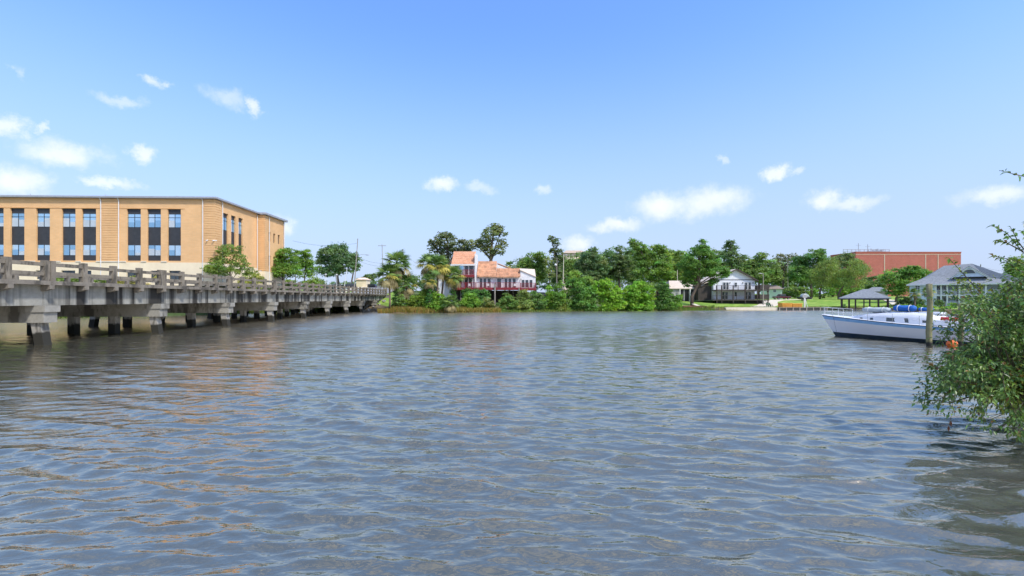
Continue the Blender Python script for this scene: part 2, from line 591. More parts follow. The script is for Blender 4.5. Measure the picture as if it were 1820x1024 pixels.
# ------------------------------------------------------------------ terrain and water
_CT = [  # photo column : (depth, height) nodes from the shore inland
    (-500, [(52, -1.6), (58, 0), (63, 2.5), (70, 6), (120, 6.5), (300, 8), (900, 10)]),
    (0,    [(61, -1.6), (67, 0), (70, 2.5), (74.5, 5.6), (120, 6.5), (300, 8), (900, 10)]),
    (150,  [(62, -1.6), (68, 0), (71, 2.5), (75.5, 5.6), (120, 6.5), (300, 8), (900, 10)]),
    (360,  [(73, -1.6), (79, 0), (83, 3), (88, 5.4), (130, 6.5), (300, 8), (900, 10)]),
    (500,  [(89, -1.6), (95, 0), (100, 2.8), (106, 5.0), (140, 6.5), (300, 8), (900, 10)]),
    (585,  [(98, -1.6), (104, 0), (109, 2.7), (115, 3.6), (137, 5.7), (300, 8), (900, 10)]),
    (680,  [(92, -1.6), (98, 0), (106, 1.5), (116, 3.55), (137, 5.7), (300, 8), (900, 10)]),
    (700,  [(83, -1.6), (89, 0), (95, .8), (116, 3.2), (140, 5.6), (300, 8), (900, 10)]),
    (760,  [(86, -1.6), (92, 0), (98, .9), (112, 2.2), (140, 4.8), (300, 8), (900, 10)]),
    (960,  [(99, -1.6), (105, 0), (110, 1.0), (122, 2.4), (150, 4.2), (300, 7), (900, 10)]),
    (1180, [(101, -1.6), (107, 0), (112, 1.0), (125, 2.0), (150, 3.0), (300, 6), (900, 10)]),
    (1230, [(106, -1.6), (111, 0), (114, .9), (125, 1.5), (150, 2.5), (300, 6), (900, 10)]),
    (1300, [(108, -1.6), (111, 0), (112, .7), (122, .95), (150, 2.5), (300, 6), (900, 10)]),
    (1560, [(112, -1.6), (116, 0), (117, .7), (126, 1.0), (155, 2.6), (300, 6), (900, 10)]),
    (1640, [(90, -1.6), (95, 0), (98, .7), (108, 1.0), (130, 1.8), (300, 6), (900, 10)]),
    (1800, [(78, -1.6), (84, 0), (88, .8), (104, 1.1), (130, 1.8), (300, 6), (900, 10)]),
    (1870, [(56, -1.6), (62, 0), (66, .8), (90, 1.2), (130, 1.8), (300, 6), (900, 10)]),
    (1905, [(18, -1.6), (22, 0), (25, .8), (60, 1.4), (130, 2.0), (300, 6), (900, 10)]),
    (1945, [(7.5, -1.6), (9.5, 0), (11.5, .8), (40, 1.4), (130, 2.0), (300, 6), (900, 10)]),
    (2100, [(5.5, -1.6), (7, 0), (9, .8), (40, 1.4), (130, 2.0), (300, 6), (900, 10)]),
    (2400, [(3.2, -1.6), (4.2, 0), (5.4, .8), (30, 1.4), (130, 2.0), (300, 6), (900, 10)]),
]
_BR, _RN, _ZN = [], [], []
_fine = []
for (pa, na), (pb, nb_) in zip(_CT[:-1], _CT[1:]):
    kk = max(1, int((pb - pa) / 20))
    for i in range(kk):
        f = i / kk
        _fine.append((pa + (pb - pa) * f, [(a[0] + (b[0] - a[0]) * f, a[1] + (b[1] - a[1]) * f) for a, b in zip(na, nb_)]))
_fine.append(_CT[-1])
for px, nodes in _fine:
    t = (px - 910.0) / F
    _BR.append(math.atan(t))
    _RN.append([d * math.sqrt(1 + t * t) for d, z in nodes])
    _ZN.append([z for d, z in nodes])
for th, rs in ((R(100), (3.5, 4.5, 6, 30, 130, 300, 900)), (R(180), (2.5, 3.2, 5, 30, 130, 300, 900))):
    _BR.append(th)
    _RN.append(list(rs))
    _ZN.append([-1.6, 0, .8, 1.4, 2, 6, 10])
_BR = [R(-180), R(-110)] + _BR
_RN = [list(_RN[-1]), [58, 64, 70, 80, 130, 300, 900]] + _RN
_ZN = [list(_ZN[-1]), [-1.6, 0, 2.5, 6, 6.5, 8, 10]] + _ZN
_BR, _RN, _ZN = np.array(_BR), np.array(_RN), np.array(_ZN)

def _prof(th):
    r = np.array([np.interp(th, _BR, _RN[:, k]) for k in range(7)])
    z = np.array([np.interp(th, _BR, _ZN[:, k]) for k in range(7)])
    return r, z

def ground_z(x, y):
    th = math.atan2(x, y) - YAW
    r = math.hypot(x, y)
    rr, zz = _prof(th)
    return float(np.interp(r, rr, zz))

def gz(px, d):
    p = at(px, d)
    return ground_z(p[0], p[1])

def set_tint(me, cols):
    a = me.color_attributes.new('tint', 'FLOAT_COLOR', 'POINT')
    c = np.ones((len(cols), 4), np.float32)
    c[:, :3] = cols
    a.data.foreach_set('color', c.ravel())

def build_terrain():
    ths = np.unique(np.concatenate([np.linspace(-math.pi, -1.15, 30), np.linspace(-1.15, 1.2, 420), np.linspace(1.2, math.pi, 40)]))
    sub = [4, 6, 8, 12, 14, 8]
    V, C = [], []
    rng = np.random.default_rng(4)
    nr = sum(sub) + 1
    wob = np.interp(np.arange(len(ths)), np.arange(0, len(ths) + 3, 3), rng.normal(0, 1, len(ths) // 3 + 2)[:len(np.arange(0, len(ths) + 3, 3))])
    for i, th in enumerate(ths):
        r, z = _prof(th)
        k = 0
        for s in range(6):
            for j in range(sub[s] + (1 if s == 5 else 0)):
                t = j / sub[s]
                rr = r[s] + (r[s + 1] - r[s]) * t
                zz = z[s] + (z[s + 1] - z[s]) * t
                if s < 3:
                    rr += wob[i] * .35
                V.append((rr * math.sin(th + YAW), rr * math.cos(th + YAW), zz))
                px = 910 + F * math.tan(th) if abs(th) < 1.3 else 0
                n = rng.uniform(.85, 1.15)
                if s <= 1:
                    c = (.16, .125, .075) if px > 640 else (.065, .10, .038)
                elif s == 2 and px < 600:
                    c = (.075, .12, .04)
                elif px < 600:
                    c = (.17, .22, .07)
                elif 700 < px < 1190:
                    c = (.10, .13, .045)
                else:
                    c = (.20, .33, .055) if n < 1.06 else (.27, .36, .075)
                C.append([q * n for q in c])
    V = np.array(V)
    F_ = []
    m = len(ths)
    for i in range(m - 1):
        for k in range(nr - 1):
            a = i * nr + k
            F_.append((a, a + nr, a + nr + 1, a + 1))
    me = bpy.data.meshes.new('ground')
    me.from_pydata(V.tolist(), [], F_)
    set_tint(me, np.array(C))
    m_, nt, b = _base('ground_cover', .95, .1)
    N, L = nt.nodes, nt.links
    a = N.new('ShaderNodeAttribute')
    a.attribute_name = 'tint'
    geo = N.new('ShaderNodeNewGeometry')
    n = N.new('ShaderNodeTexNoise')
    n.inputs['Scale'].default_value = .22
    n.inputs['Detail'].default_value = 9
    n.inputs['Roughness'].default_value = .7
    L.new(geo.outputs['Position'], n.inputs['Vector'])
    mr = N.new('ShaderNodeMapRange')
    mr.inputs['From Min'].default_value = .3
    mr.inputs['From Max'].default_value = .7
    mr.inputs['To Min'].default_value = .7
    mr.inputs['To Max'].default_value = 1.25
    L.new(n.outputs['Fac'], mr.inputs['Value'])
    sc = N.new('ShaderNodeVectorMath')
    sc.operation = 'SCALE'
    L.new(a.outputs['Color'], sc.inputs[0])
    L.new(mr.outputs[0], sc.inputs['Scale'])
    L.new(sc.outputs[0], b.inputs['Base Color'])
    me.materials.append(m_)
    me.shade_smooth()
    o = put('ground', me)
    tag(o, 'grassy far shore and bank around the bay', kind='structure')
build_terrain()

def water_mat():
    m, nt, b = _base('water', .9, .0)
    N, L = nt.nodes, nt.links
    geo = N.new('ShaderNodeNewGeometry')
    n0 = N.new('ShaderNodeTexNoise')
    n0.inputs['Scale'].default_value = .12
    n0.inputs['Detail'].default_value = 3
    L.new(geo.outputs['Position'], n0.inputs['Vector'])
    cr = N.new('ShaderNodeValToRGB')
    cr.color_ramp.elements[0].position = .35
    cr.color_ramp.elements[1].position = .68
    cr.color_ramp.elements[0].color = (*WATER_A, 1)
    cr.color_ramp.elements[1].color = (*WATER_B, 1)
    L.new(n0.outputs['Fac'], cr.inputs[0])
    L.new(cr.outputs[0], b.inputs['Base Color'])
    prev = None
    # wind ripples: three sizes, crests lying across the wind
    for sc, st, dist, strength, det in ((1.3, (.5, 1.3, 1), .035, 1.0, 3), (4.0, (.55, 1.25, 1), .026, 1.0, 3), (11.0, (.7, 1.1, 1), .005, .8, 2)):
        mp = N.new('ShaderNodeMapping')
        mp.inputs['Rotation'].default_value = (0, 0, R(-14))
        mp.inputs['Scale'].default_value = st
        L.new(geo.outputs['Position'], mp.inputs[0])
        n = N.new('ShaderNodeTexNoise')
        n.inputs['Scale'].default_value = sc
        n.inputs['Detail'].default_value = det
        n.inputs['Roughness'].default_value = .5
        n.inputs['Distortion'].default_value = .35
        L.new(mp.outputs[0], n.inputs['Vector'])
        bp = N.new('ShaderNodeBump')
        bp.inputs['Strength'].default_value = strength
        bp.inputs['Distance'].default_value = dist * WATER_BUMP
        L.new(n.outputs['Fac'], bp.inputs['Height'])
        if prev is not None:
            L.new(prev, bp.inputs['Normal'])
        prev = bp.outputs[0]
    L.new(prev, b.inputs['Normal'])
    # mirror of the sky over murky water, more mirror the flatter one looks
    fr = N.new('ShaderNodeFresnel')
    fr.inputs['IOR'].default_value = 1.34
    L.new(prev, fr.inputs['Normal'])
    pw = N.new('ShaderNodeMath')
    pw.operation = 'POWER'
    L.new(fr.outputs[0], pw.inputs[0])
    pw.inputs[1].default_value = WATER_POW
    gl = N.new('ShaderNodeBsdfGlossy')
    # open water away from the sheltered near bank carries finer chop
    spy = N.new('ShaderNodeSeparateXYZ')
    L.new(geo.outputs['Position'], spy.inputs[0])
    ro = N.new('ShaderNodeMapRange')
    ro.inputs['From Min'].default_value = 9.0
    ro.inputs['From Max'].default_value = 60.0
    ro.inputs['To Min'].default_value = .02
    ro.inputs['To Max'].default_value = .26
    L.new(spy.outputs[1], ro.inputs['Value'])
    L.new(ro.outputs[0], gl.inputs['Roughness'])
    gl.inputs['Color'].default_value = (1.0, .895, .71, 1)
    L.new(prev, gl.inputs['Normal'])
    mx = N.new('ShaderNodeMixShader')
    L.new(pw.outputs[0], mx.inputs[0])
    L.new(b.outputs[0], mx.inputs[1])
    L.new(gl.outputs[0], mx.inputs[2])
    L.new(mx.outputs[0], nt.nodes['Material Output'].inputs[0])
    return m

WATER_POW = .46
WATER_A, WATER_B = (.070, .076, .066), (.092, .098, .086)
WATER_BUMP = 1.0

def build_water():
    rng = np.random.default_rng(11)
    th = np.unique(np.concatenate([np.linspace(-math.pi, -.98, 50), np.linspace(-.98, .95, 620), np.linspace(.95, math.pi, 50)]))[:-1]
    rs = np.concatenate([[1.2], np.geomspace(2.4, 27.1, 340), np.arange(27.3, 122, .2), np.geomspace(123, 180, 20), [300, 1000]])
    TH, RS = np.meshgrid(th, rs, indexing='ij')
    X = RS * np.sin(TH + YAW)
    Y = RS * np.cos(TH + YAW)
    spac = np.maximum(np.minimum(RS * .0073, .20), RS * .0031)
    Z, DX, DY = np.zeros_like(X), np.zeros_like(X), np.zeros_like(X)
    gust = .88 + .26 * np.sin(.13 * X + 1.0 + .8 * np.sin(.05 * Y)) * np.sin(.10 * Y + .5) + .20 * np.sin(.29 * X - .23 * Y + 1.5 * np.sin(.11 * X)) + .14 * np.sin(.7 * X + .5 * Y) * np.sin(.45 * Y - .2 * X)
    wind = R(-102)                       # waves run towards the camera, crests a little diagonal
    for k in range(96):
        lam = math.exp(rng.uniform(math.log(.15), math.log(1.3)))
        a = wind + rng.normal(0, .30)
        amp = .0060 * lam ** .95 * rng.uniform(.5, 1.3) * (.65 if lam > 1.0 else .95 if lam > .5 else 1.25)
        kx, ky = 2 * math.pi / lam * math.cos(a), 2 * math.pi / lam * math.sin(a)
        ph = kx * X + ky * Y + rng.uniform(0, 6.28)
        fade = np.clip((lam / spac - 2.2) / 2.0, 0, 1) * amp * gust
        Z += fade * np.sin(ph)
        c = np.cos(ph) * fade * 1.15      # crests drawn together: sharp tops, broad troughs
        DX += c * math.cos(a)
        DY += c * math.sin(a)
    far = np.clip((185 - RS) / 50, 0, 1)
    far = far * (.70 + .38 * np.clip((Y - 4) / 22, 0, 1))     # calmer in the lee of the near bank
    Z, X, Y = Z * far, X + DX * far, Y + DY * far
    n_t, n_r = TH.shape
    V = np.stack([X, Y, Z], -1).reshape(-1, 3)
    i = np.arange(n_t)[:, None]
    j = np.arange(n_r - 1)[None, :]
    a = i * n_r + j
    b = ((i + 1) % n_t) * n_r + j
    q = np.stack([a, b, b + 1, a + 1], -1).reshape(-1, 4)
    me = bpy.data.meshes.new('water')
    me.vertices.add(len(V))
    me.vertices.foreach_set('co', V.ravel().astype(np.float32))
    me.loops.add(q.size)
    me.loops.foreach_set('vertex_index', q.ravel().astype(np.int32))
    me.polygons.add(len(q))
    me.polygons.foreach_set('loop_start', (np.arange(len(q)) * 4).astype(np.int32))
    me.update(calc_edges=True)
    me.shade_smooth()
    if me.polygons[1000].normal.z < 0:
        me.flip_normals()
    me.materials.append(water_mat())
    o = put('water', me)
    tag(o, 'wind-rippled grey water of the bay', kind='structure')
build_water()

# ------------------------------------------------------------------ bridge (runs along world +Y)
BX0, BX1 = -27.1, -41.5            # the near and the far edge of the deck
SPAN = 9.547
BENT0 = 29.0
DECK_T, CURB_B, BEAM_B, CAP_B, RAIL_T = 3.91, 3.67, 2.42, 1.38, 5.17

def build_bridge():
    root = empty('bridge', (0, 0, 0))
    tag(root, 'weathered grey concrete road bridge on square piles with open post-and-rail parapets', 'bridge')
    cy = lambda k: BENT0 + SPAN * k
    ks = list(range(-3, 9))                         # bents; the abutment is at k = 9
    half = SPAN / 2
    deck = MB().box(BX1, BX0, -half + .012, half - .012, CURB_B, DECK_T - .12)
    deck.box(BX0 - .55, BX0, -half + .012, half - .012, DECK_T - .118, DECK_T)
    deck.box(BX1, BX1 + .55, -half + .012, half - .012, DECK_T - .118, DECK_T)
    deck_me = deck.mesh('deck', M['concrete_deck'])
    beam_me = MB().box(-.26, .26, -half + .02, half - .02, BEAM_B, CURB_B).mesh('girder', M['concrete_beam'])
    inner_me = MB().box(-.22, .22, -half + .02, half - .02, BEAM_B + .02, CURB_B).mesh('girder', M['concrete_cap'])
    cap = MB().box(BX1 - .05, BX0 + .05, -.50, .50, 2.02, BEAM_B - .004)
    cap.box(BX1 + .05, BX0 - .08, -.43, .43, CAP_B, 2.018)
    cap_me = cap.mesh('pile_cap', M['concrete_cap'])
    def pile(lean):
        w = .27
        vs = []
        for z, dx in ((-2.0, lean * (CAP_B + 2.0)), (CAP_B + .003, 0)):
            vs += [(dx - w, -w, z), (dx + w, -w, z), (dx + w, w, z), (dx - w, w, z)]
        return MB().add(vs, [(0, 3, 2, 1), (4, 5, 6, 7), (0, 1, 5, 4), (1, 2, 6, 5), (2, 3, 7, 6), (3, 0, 4, 7)]).mesh('pile', M['concrete_pile'])
    p_out, p_in, p_mid = pile(.16), pile(-.16), pile(0)
    post_me = MB().box(-.15, .15, -.165, .165, DECK_T - .003, RAIL_T).mesh('rail_post', M['concrete_rail'])
    br = MB().prism([(0, .14), (.55, .27), (.55, .52), (0, .52)], 'y', -.15, .15)
    br_me = br.mesh('bracket', M['concrete_deck'])
    ps = SPAN / 4
    rail_t = MB().box(-.10, .10, -ps / 2 + .163, ps / 2 - .163, RAIL_T - .37, RAIL_T - .16).mesh('top_rail', M['concrete_rail'])
    rail_m = MB().box(-.09, .09, -ps / 2 + .163, ps / 2 - .163, RAIL_T - .92, RAIL_T - .70).mesh('middle_rail', M['concrete_rail'])
    rail_tj = MB().box(-.10, .10, -ps / 2 + .30, ps / 2 - .163, RAIL_T - .37, RAIL_T - .16).mesh('top_rail', M['concrete_rail'])
    rail_mj = MB().box(-.09, .09, -ps / 2 + .30, ps / 2 - .163, RAIL_T - .92, RAIL_T - .70).mesh('middle_rail', M['concrete_rail'])
    jr = random.Random(9)
    def jit():
        return (R(jr.uniform(-.5, .5)), R(jr.uniform(-.6, .6)), R(jr.uniform(-1.2, 1.2)))
    for k in ks:
        y = cy(k)
        if k < 9:
            put('pile_cap', cap_me, root, (0, y, 0))
            xs = np.linspace(BX0 - .75, BX1 + .75, 5)
            for i, x in enumerate(xs):
                put('pile', p_out if i == 0 else p_in if i == 4 else p_mid, root, (float(x) + jr.uniform(-.06, .06), y + jr.uniform(-.05, .05), 0), (0, 0, R(jr.uniform(-3, 3))))
        ym = y + half
        put('deck', deck_me, root, (0, ym, 0))
        for i, x in enumerate(np.linspace(BX0 - .78, BX1 + .78, 5)):
            put('girder', beam_me if i in (0, 4) else inner_me, root, (float(x), ym, 0))
        for side, xx in ((0, BX0 - .22), (1, BX1 + .22)):
            for q in range(4):
                yy = y + ps * q
                if q == 0:        # twin posts at the expansion joint
                    for dy in (-.185, .185):
                        put('rail_post', post_me, root, (xx, yy + dy * .99, jr.uniform(-.02, .015)), scale=(1, .95, 1))
                else:
                    put('rail_post', post_me, root, (xx + jr.uniform(-.015, .015), yy, jr.uniform(-.02, .02)), (0, 0, R(jr.uniform(-1.5, 1.5))))
                put('bracket', br_me, root, (BX0 - .52 if side == 0 else BX1 + .52, yy, CURB_B - .523), scale=(1 if side == 0 else -1, 1, .85 / .85))
                jn = q in (0,)
                put('top_rail', rail_tj if jn else rail_t, root, (xx + jr.uniform(-.02, .02), yy + ps / 2, jr.uniform(-.025, .02)))
                put('middle_rail', rail_mj if jn else rail_m, root, (xx + jr.uniform(-.02, .02), yy + ps / 2, jr.uniform(-.03, .03)))
    ya = cy(9)
    MB().box(BX1 - .6, BX0 + .6, ya + .05, ya + 1.0, -.5, DECK_T - .13).build('abutment', M['concrete_cap'], root)
    for xx in (BX0 - .22, BX1 + .22):
        MB().box(xx - .25, xx + .25, ya - .1, ya + .6, DECK_T - .13, RAIL_T + .05).build('end_post', M['concrete_rail'], root)
    MB().box(BX1 + .6, BX0 - .6, cy(-3), ya + .9, DECK_T - .116, DECK_T - .09).build('roadway', M['asphalt'], root)
build_bridge()

def ribbon(name, pts, width, m, lift, label, th=.25):
    """a road or path sheet draped over the ground"""
    mb = MB()
    L_, R_ = [], []
    for i, p in enumerate(pts):
        a, b = np.array(pts[max(i - 1, 0)]), np.array(pts[min(i + 1, len(pts) - 1)])
        d = (b - a)[:2]
        d = d / np.linalg.norm(d)
        nrm = np.array((d[1], -d[0]))
        z = (ground_z(p[0], p[1]) + lift) if len(p) < 3 else p[2]
        L_.append((*(np.array(p[:2]) - nrm * width / 2), z))
        R_.append((*(np.array(p[:2]) + nrm * width / 2), z))
    for i in range(len(pts) - 1):
        mb.slab([L_[i], R_[i], R_[i + 1], L_[i + 1]], th)
    o = mb.build(name, m)
    return tag(o, label, kind='structure')

ya = BENT0 + SPAN * 9
xm = (BX0 + BX1) / 2
zs = DECK_T - .10
ribbon('road', [(xm, ya + .9, zs), (xm, ya + 10, zs + .55), (xm, ya + 20, zs + 1.9), (xm - 1, ya + 34, zs + 2.6), (xm - 4, ya + 60, zs + 3.2), (xm - 12, ya + 100, zs + 3.9)], 10.5, M['asphalt'], .1, 'pale asphalt road climbing from the bridge end')
ribbon('sidewalk', [(xm - 7.2, ya + 1, zs + .2), (xm - 7.2, ya + 10, zs + .8), (xm - 7.2, ya + 20, zs + 2.1), (xm - 8.2, ya + 34, zs + 2.8), (xm - 11, ya + 60, zs + 3.4)], 1.8, M['stone_light'], .1, 'pale concrete pavement beside the road')

# ------------------------------------------------------------------ three-storey brick office building beyond the bridge
def build_office():
    d0 = 76.0
    yF = 77.6                                   # front plane (faces the water and the camera)
    ppm = F / d0
    xc = -46.45                                 # its corner nearest the road
    zg = 5.6
    root = empty('office_building', (xc, yF, zg))
    tag(root, 'three-storey orange brick office building with tall dark window strips behind the bridge', 'building')
    X = lambda px: (px - 382.0) / ppm           # metres left of the corner (negative)
    Z = lambda py: zpy(py, d0) - zg
    zt, zb = Z(354.5), -.6
    zst = Z(467)
    xl = X(-200)
    dep1 = 13.6                                 # front corner to the step in the side wall
    dep2 = 22.0
    step = 1.35
    wcols = [(-118, -94), (-80, -56), (-40, -16), (-3, 21), (32, 56), (75.6, 99), (119, 142.5), (153, 177.5), (230, 254), (265, 288.5), (300, 323)]
    bm = MB()
    # front brick wall with real window slots
    zw0, zw1 = Z(464), Z(372.5)
    xs = [xl]
    for a, b in wcols:
        xs += [X(a), X(b)]
    xs += [0]
    bm.box(xl, 0, 0, .5, zw1, zt)
    bm.box(xl, 0, 0, .5, zst, zw0)
    for i in range(0, len(xs), 2):
        bm.box(xs[i], xs[i + 1], 0, .5, zw0, zw1)
    # side wall, its window slots, the projecting rear wing
    sw = [(2.3, 3.8), (4.7, 6.1), (7.0, 8.4)]
    ys = [.5] + [q for s in sw for q in s] + [dep1]
    zs1 = zst + 2.0
    bm.box(-.5, 0, .5, dep1, zw1 - .1, zt)
    bm.box(-.5, 0, .5, dep1, zst, zs1)
    for i in range(0, len(ys), 2):
        bm.box(-.5, 0, ys[i], ys[i + 1], zs1, zw1 - .1)
    wy = [(dep1 + 1.6, dep1 + 2.45), (dep1 + 3.55, dep1 + 4.4), (dep1 + 5.5, dep1 + 6.4)]
    wz = [(8.6, 10.5), (3.8, 5.8)]
    ys = [dep1 + .003] + [q for s in wy for q in s] + [dep1 + 8.5]
    bm.box(step - .5, step, ys[0], ys[-1], wz[0][1], zt - .1)
    bm.box(step - .5, step, ys[0], ys[-1], wz[1][1], wz[0][0])
    bm.box(step - .5, step, ys[0], ys[-1], 2.6, wz[1][0])
    for i in range(0, len(ys), 2):
        for z0, z1 in wz:
            bm.box(step - .5, step, ys[i], ys[i + 1], z0, z1)
    bm.box(-.4, step - .5, dep1 + .003, dep1 + .5, zst, zt - .1)
    bm.box(xl, step - .5, dep1 + 8.2, dep1 + 8.5, zst, zt - .1)
    bm.box(xl, xl + .4, .5, dep1 + 8.2, zst, zt - .1)
    bm.build('brick_wall', M['brick_orange'], root)
    bs = MB()
    lows = [(-40, -16), (-3, 22), (76, 92), (119, 142.5), (153, 170), (230, 254), (271, 288.5), (303, 323)]
    zl0, zl1 = Z(497), Z(481.5)
    bs.box(xl, .06, -.06, .5, zl1, zst - .003)
    bs.box(xl, .06, -.06, .5, zb, zl0)
    xs = [xl] + [X(q) for s in lows for q in s] + [.06]
    for i in range(0, len(xs), 2):
        bs.box(xs[i], xs[i + 1], -.06, .5, zl0, zl1)
    bs.box(-.5, .06, .5, dep1, zb, zst - .003)
    bs.box(-.4, step + .05, dep1 - .04, dep1 + 8.5, zb, 2.597)
    bs.build('stone_base', M['stone_cream'], root)
    for a, b in lows:
        w = MB().box(X(a), X(b), .18, .26, zl0, zl1).build('window', M['glass_dark'], root)
        MB().box((X(a) + X(b)) / 2 - .04, (X(a) + X(b)) / 2 + .04, .14, .178, zl0, zl1).build('mullion', M['mullion'], w)
    # tall strips: dark panels with two glazed storeys
    brng = random.Random(3)
    def strip(x0, x1, face, zrows, zlo, zhi):
        """face 'f' front (y = .22), 's' side (x = -.22)"""
        def bx(mb, a, b, i, j, z0, z1):
            return mb.box(a, b, i, j, z0, z1) if face == 'f' else mb.box(-j, -i, a, b, z0, z1)
        s = bx(MB(), x0, x1, .26, .34, zlo, zhi).build('window_strip', M['panel_dark'], root)
        for z0, z1 in zrows:
            w = x1 - x0
            for a, b in ((x0 + .06, x0 + w / 2 - .04), (x0 + w / 2 + .04, x1 - .06)):
                bx(MB(), a, b, .225, .258, z0 + .06, z1 - .06).build('pane', M[brng.choice(('glass_blue', 'glass_blue', 'glass_pale', 'glass_deep'))], s)
                hb = brng.choice((0, .25, .35, .5, .5, .62)) * (z1 - z0)
                if hb:
                    bx(MB(), a + .03, b - .03, .215, .224, z0 + .07, z0 + .06 + hb).build('blind', M['glass_deep' if brng.random() < .6 else 'blind'], s)
            if z1 - z0 > 1.8:
                bx(MB(), x0, x1, .19, .223, z1 - .62, z1 - .55).build('transom', M['mullion'], s)
            bx(MB(), x0 + w / 2 - .038, x0 + w / 2 + .038, .195, .256, z0, z1).build('mullion', M['mullion'], s)
    for a, b in wcols:
        strip(X(a), X(b), 'f', [(Z(405), Z(381)), (Z(455), Z(436))], zw0, zw1)
    for a, b in sw:
        strip(a, b, 's', [(Z(405), Z(381)), (Z(455), Z(440))], zs1, zw1 - .1)
    for (y0, y1) in wy:
        for z0, z1 in wz:
            MB().box(step - .3, step - .24, y0, y1, z0, z1).build('window', M['glass_dark'], root)
    # rusticated piers: real courses with recessed joints
    def courses(boxes, z0, z1):
        mb = MB()
        n = int((z1 - z0) / .40)
        h = (z1 - z0) / n
        for i in range(n):
            for (x0, x1, y0, y1) in boxes:
                mb.box(x0, x1, y0, y1, z0 + i * h + .035, z0 + (i + 1) * h - .035)
        o = mb.build('brick_courses', M['brick_orange'], root)
        o['kind'] = 'stuff'
    courses([(X(188.5), X(216), -.09, -.004)], zst + .02, zt - .05)
    courses([(X(364), .09, -.09, -.004), (.004, .09, .0, 1.6)], zst + .02, zt - .05)
    courses([(.12, step + .09, dep1 - .087, dep1 - .002), (step + .004, step + .09, dep1, dep1 + 1.3)], 2.7, zt - .15)
    # string course, plinth blocks
    MB().box(xl, X(330), -.05, -.003, zw1 + .02, zw1 + .10).build('string_course', M['brick_dark'], root)
    for i in range(len(wcols) - 1):
        a, b = wcols[i][1], wcols[i + 1][0]
        if b - a < 60:
            MB().box(X(a) + .08, X(b) - .08, -.14, -.003, zst + .02, zst + .22).build('plinth_block', M['stone_light'], root)
    # roof: gutter, low metal roof edge
    g = MB().box(xl - .3, .55, -.55, .0, zt + .003, zt + .34)
    g.box(0.003, .55, .0, dep1 + .4, zt + .003, zt + .34)
    g.box(.553, step + .55, dep1 - .5, dep1 + .4, zt - .09, zt + .335)
    g.box(step, step + .55, dep1 + .4, dep1 + 8.9, zt - .09, zt + .335)
    g.build('gutter', M['metal_grey'], root, bevel=.05)
    MB().box(xl, -.003, .003, dep1 + 8.3, zt + .003, zt + .45).build('roof', M['roof_red'], root)
    MB().box(.0, step - .02, dep1 + .5, dep1 + 8.3, zt - .08, zt + .45).build('roof', M['roof_red'], root)
    for (x, y, z0) in ((X(187), -.16, .2), (X(217.5), -.16, .2), (X(362), -.16, -.3), (.16, 1.9, -.3), (.16, dep1 - .35, -.3), (step + .16, dep1 + 1.6, .2), (step + .16, dep1 + 7.9, .2)):
        m = MB().tube([(x, y, z0), (x, y, zt - .35), (x - (.15 if y > 0 else 0), y - (.25 if y < 0 else 0), zt + .01)], .062, 8)
        m.build('downpipe', M['white_trim'], root)
    for px in (62, 190, 313):
        MB().tube([(X(px), .4, zt + .3), (X(px), .4, zt + .75)], .04, 6).build('roof_rod', M['metal_grey'], root)
    for px in (370, 381):
        c = MB().tube([(X(px) if px < 380 else .1, -.09 if px < 380 else .3, Z(427.5)), (X(px), -.45, Z(428.5))], .09, 8)
        c.build('security_camera', M['white_trim'], root)
    MB().box(X(353.5), X(354), -.1, -.002, Z(467), Z(467) + .05).build('wall_joint', M['stone_light'], root)
build_office()
# ------------------------------------------------------------------ houses on the far shore
class Fac:
    """metric frame of a house front: columns and rows of the photograph at depth d"""
    def __init__(self, px0, d, zg, rz=0.0, face=False):
        th = math.atan((px0 - 910.0) / F) if face else 0.0      # face: the front looks towards the camera
        self.px0, self.d, self.zg, self.rz = px0, d, zg, rz - th
        self.s = d / F * math.cos(th)
    def X(self, px):
        return (px - self.px0) * self.s
    def Z(self, py):
        return zpy(py, self.d) - self.zg
    def root(self, name):
        return empty(name, at(self.px0, self.d, self.zg), -YAW + self.rz)

def window(parent, x0, x1, z0, z1, y, frame=.07, fm='white_trim', gm='glass_dark', bars=(1, 1), name='window'):
    w = MB().box(x0, x1, y - .03, y + .05, z0, z1).build(name, M[gm], parent)
    f = MB()
    f.box(x0 - frame, x0, y - .08, y + .05, z0 - frame, z1 + frame).box(x1, x1 + frame, y - .08, y + .05, z0 - frame, z1 + frame)
    f.box(x0, x1, y - .08, y + .05, z1, z1 + frame).box(x0, x1, y - .08, y + .05, z0 - frame, z0)
    nx, nz = bars
    for i in range(nx):
        x = x0 + (x1 - x0) * (i + 1) / (nx + 1)
        f.box(x - .025, x + .025, y - .06, y - .033, z0, z1)
    for i in range(nz):
        z = z0 + (z1 - z0) * (i + 1) / (nz + 1)
        f.box(x0, x1, y - .058, y - .034, z - .02, z + .02)
    f.build('frame', M[fm], w)
    return w

def railing(parent, p, q, z0, h, m, gap=.14, post=1.8, name='railing', bal=.035):
    """top and bottom rail, posts, balusters (joined: a few centimetres each)"""
    p, q = np.array(p, float), np.array(q, float)
    L = np.linalg.norm(q - p)
    mb = MB()
    mb.bar((*p, z0 + h), (*q, z0 + h), .09, .07)
    mb.bar((*p, z0 + .1), (*q, z0 + .1), .06, .06)
    n = max(1, int(round(L / post)))
    for i in range(n + 1):
        c = p + (q - p) * i / n
        mb.box(c[0] - .05, c[0] + .05, c[1] - .05, c[1] + .05, z0, z0 + h - .036)
    r = mb.build(name, m, parent)
    b = MB()
    k = int(L / gap)
    for i in range(1, k):
        c = p + (q - p) * i / k
        b.box(c[0] - bal / 2, c[0] + bal / 2, c[1] - bal / 2, c[1] + bal / 2, z0 + .131, z0 + h - .036)
    bb = b.build('balusters', m, r)
    bb['kind'] = 'stuff'
    return r

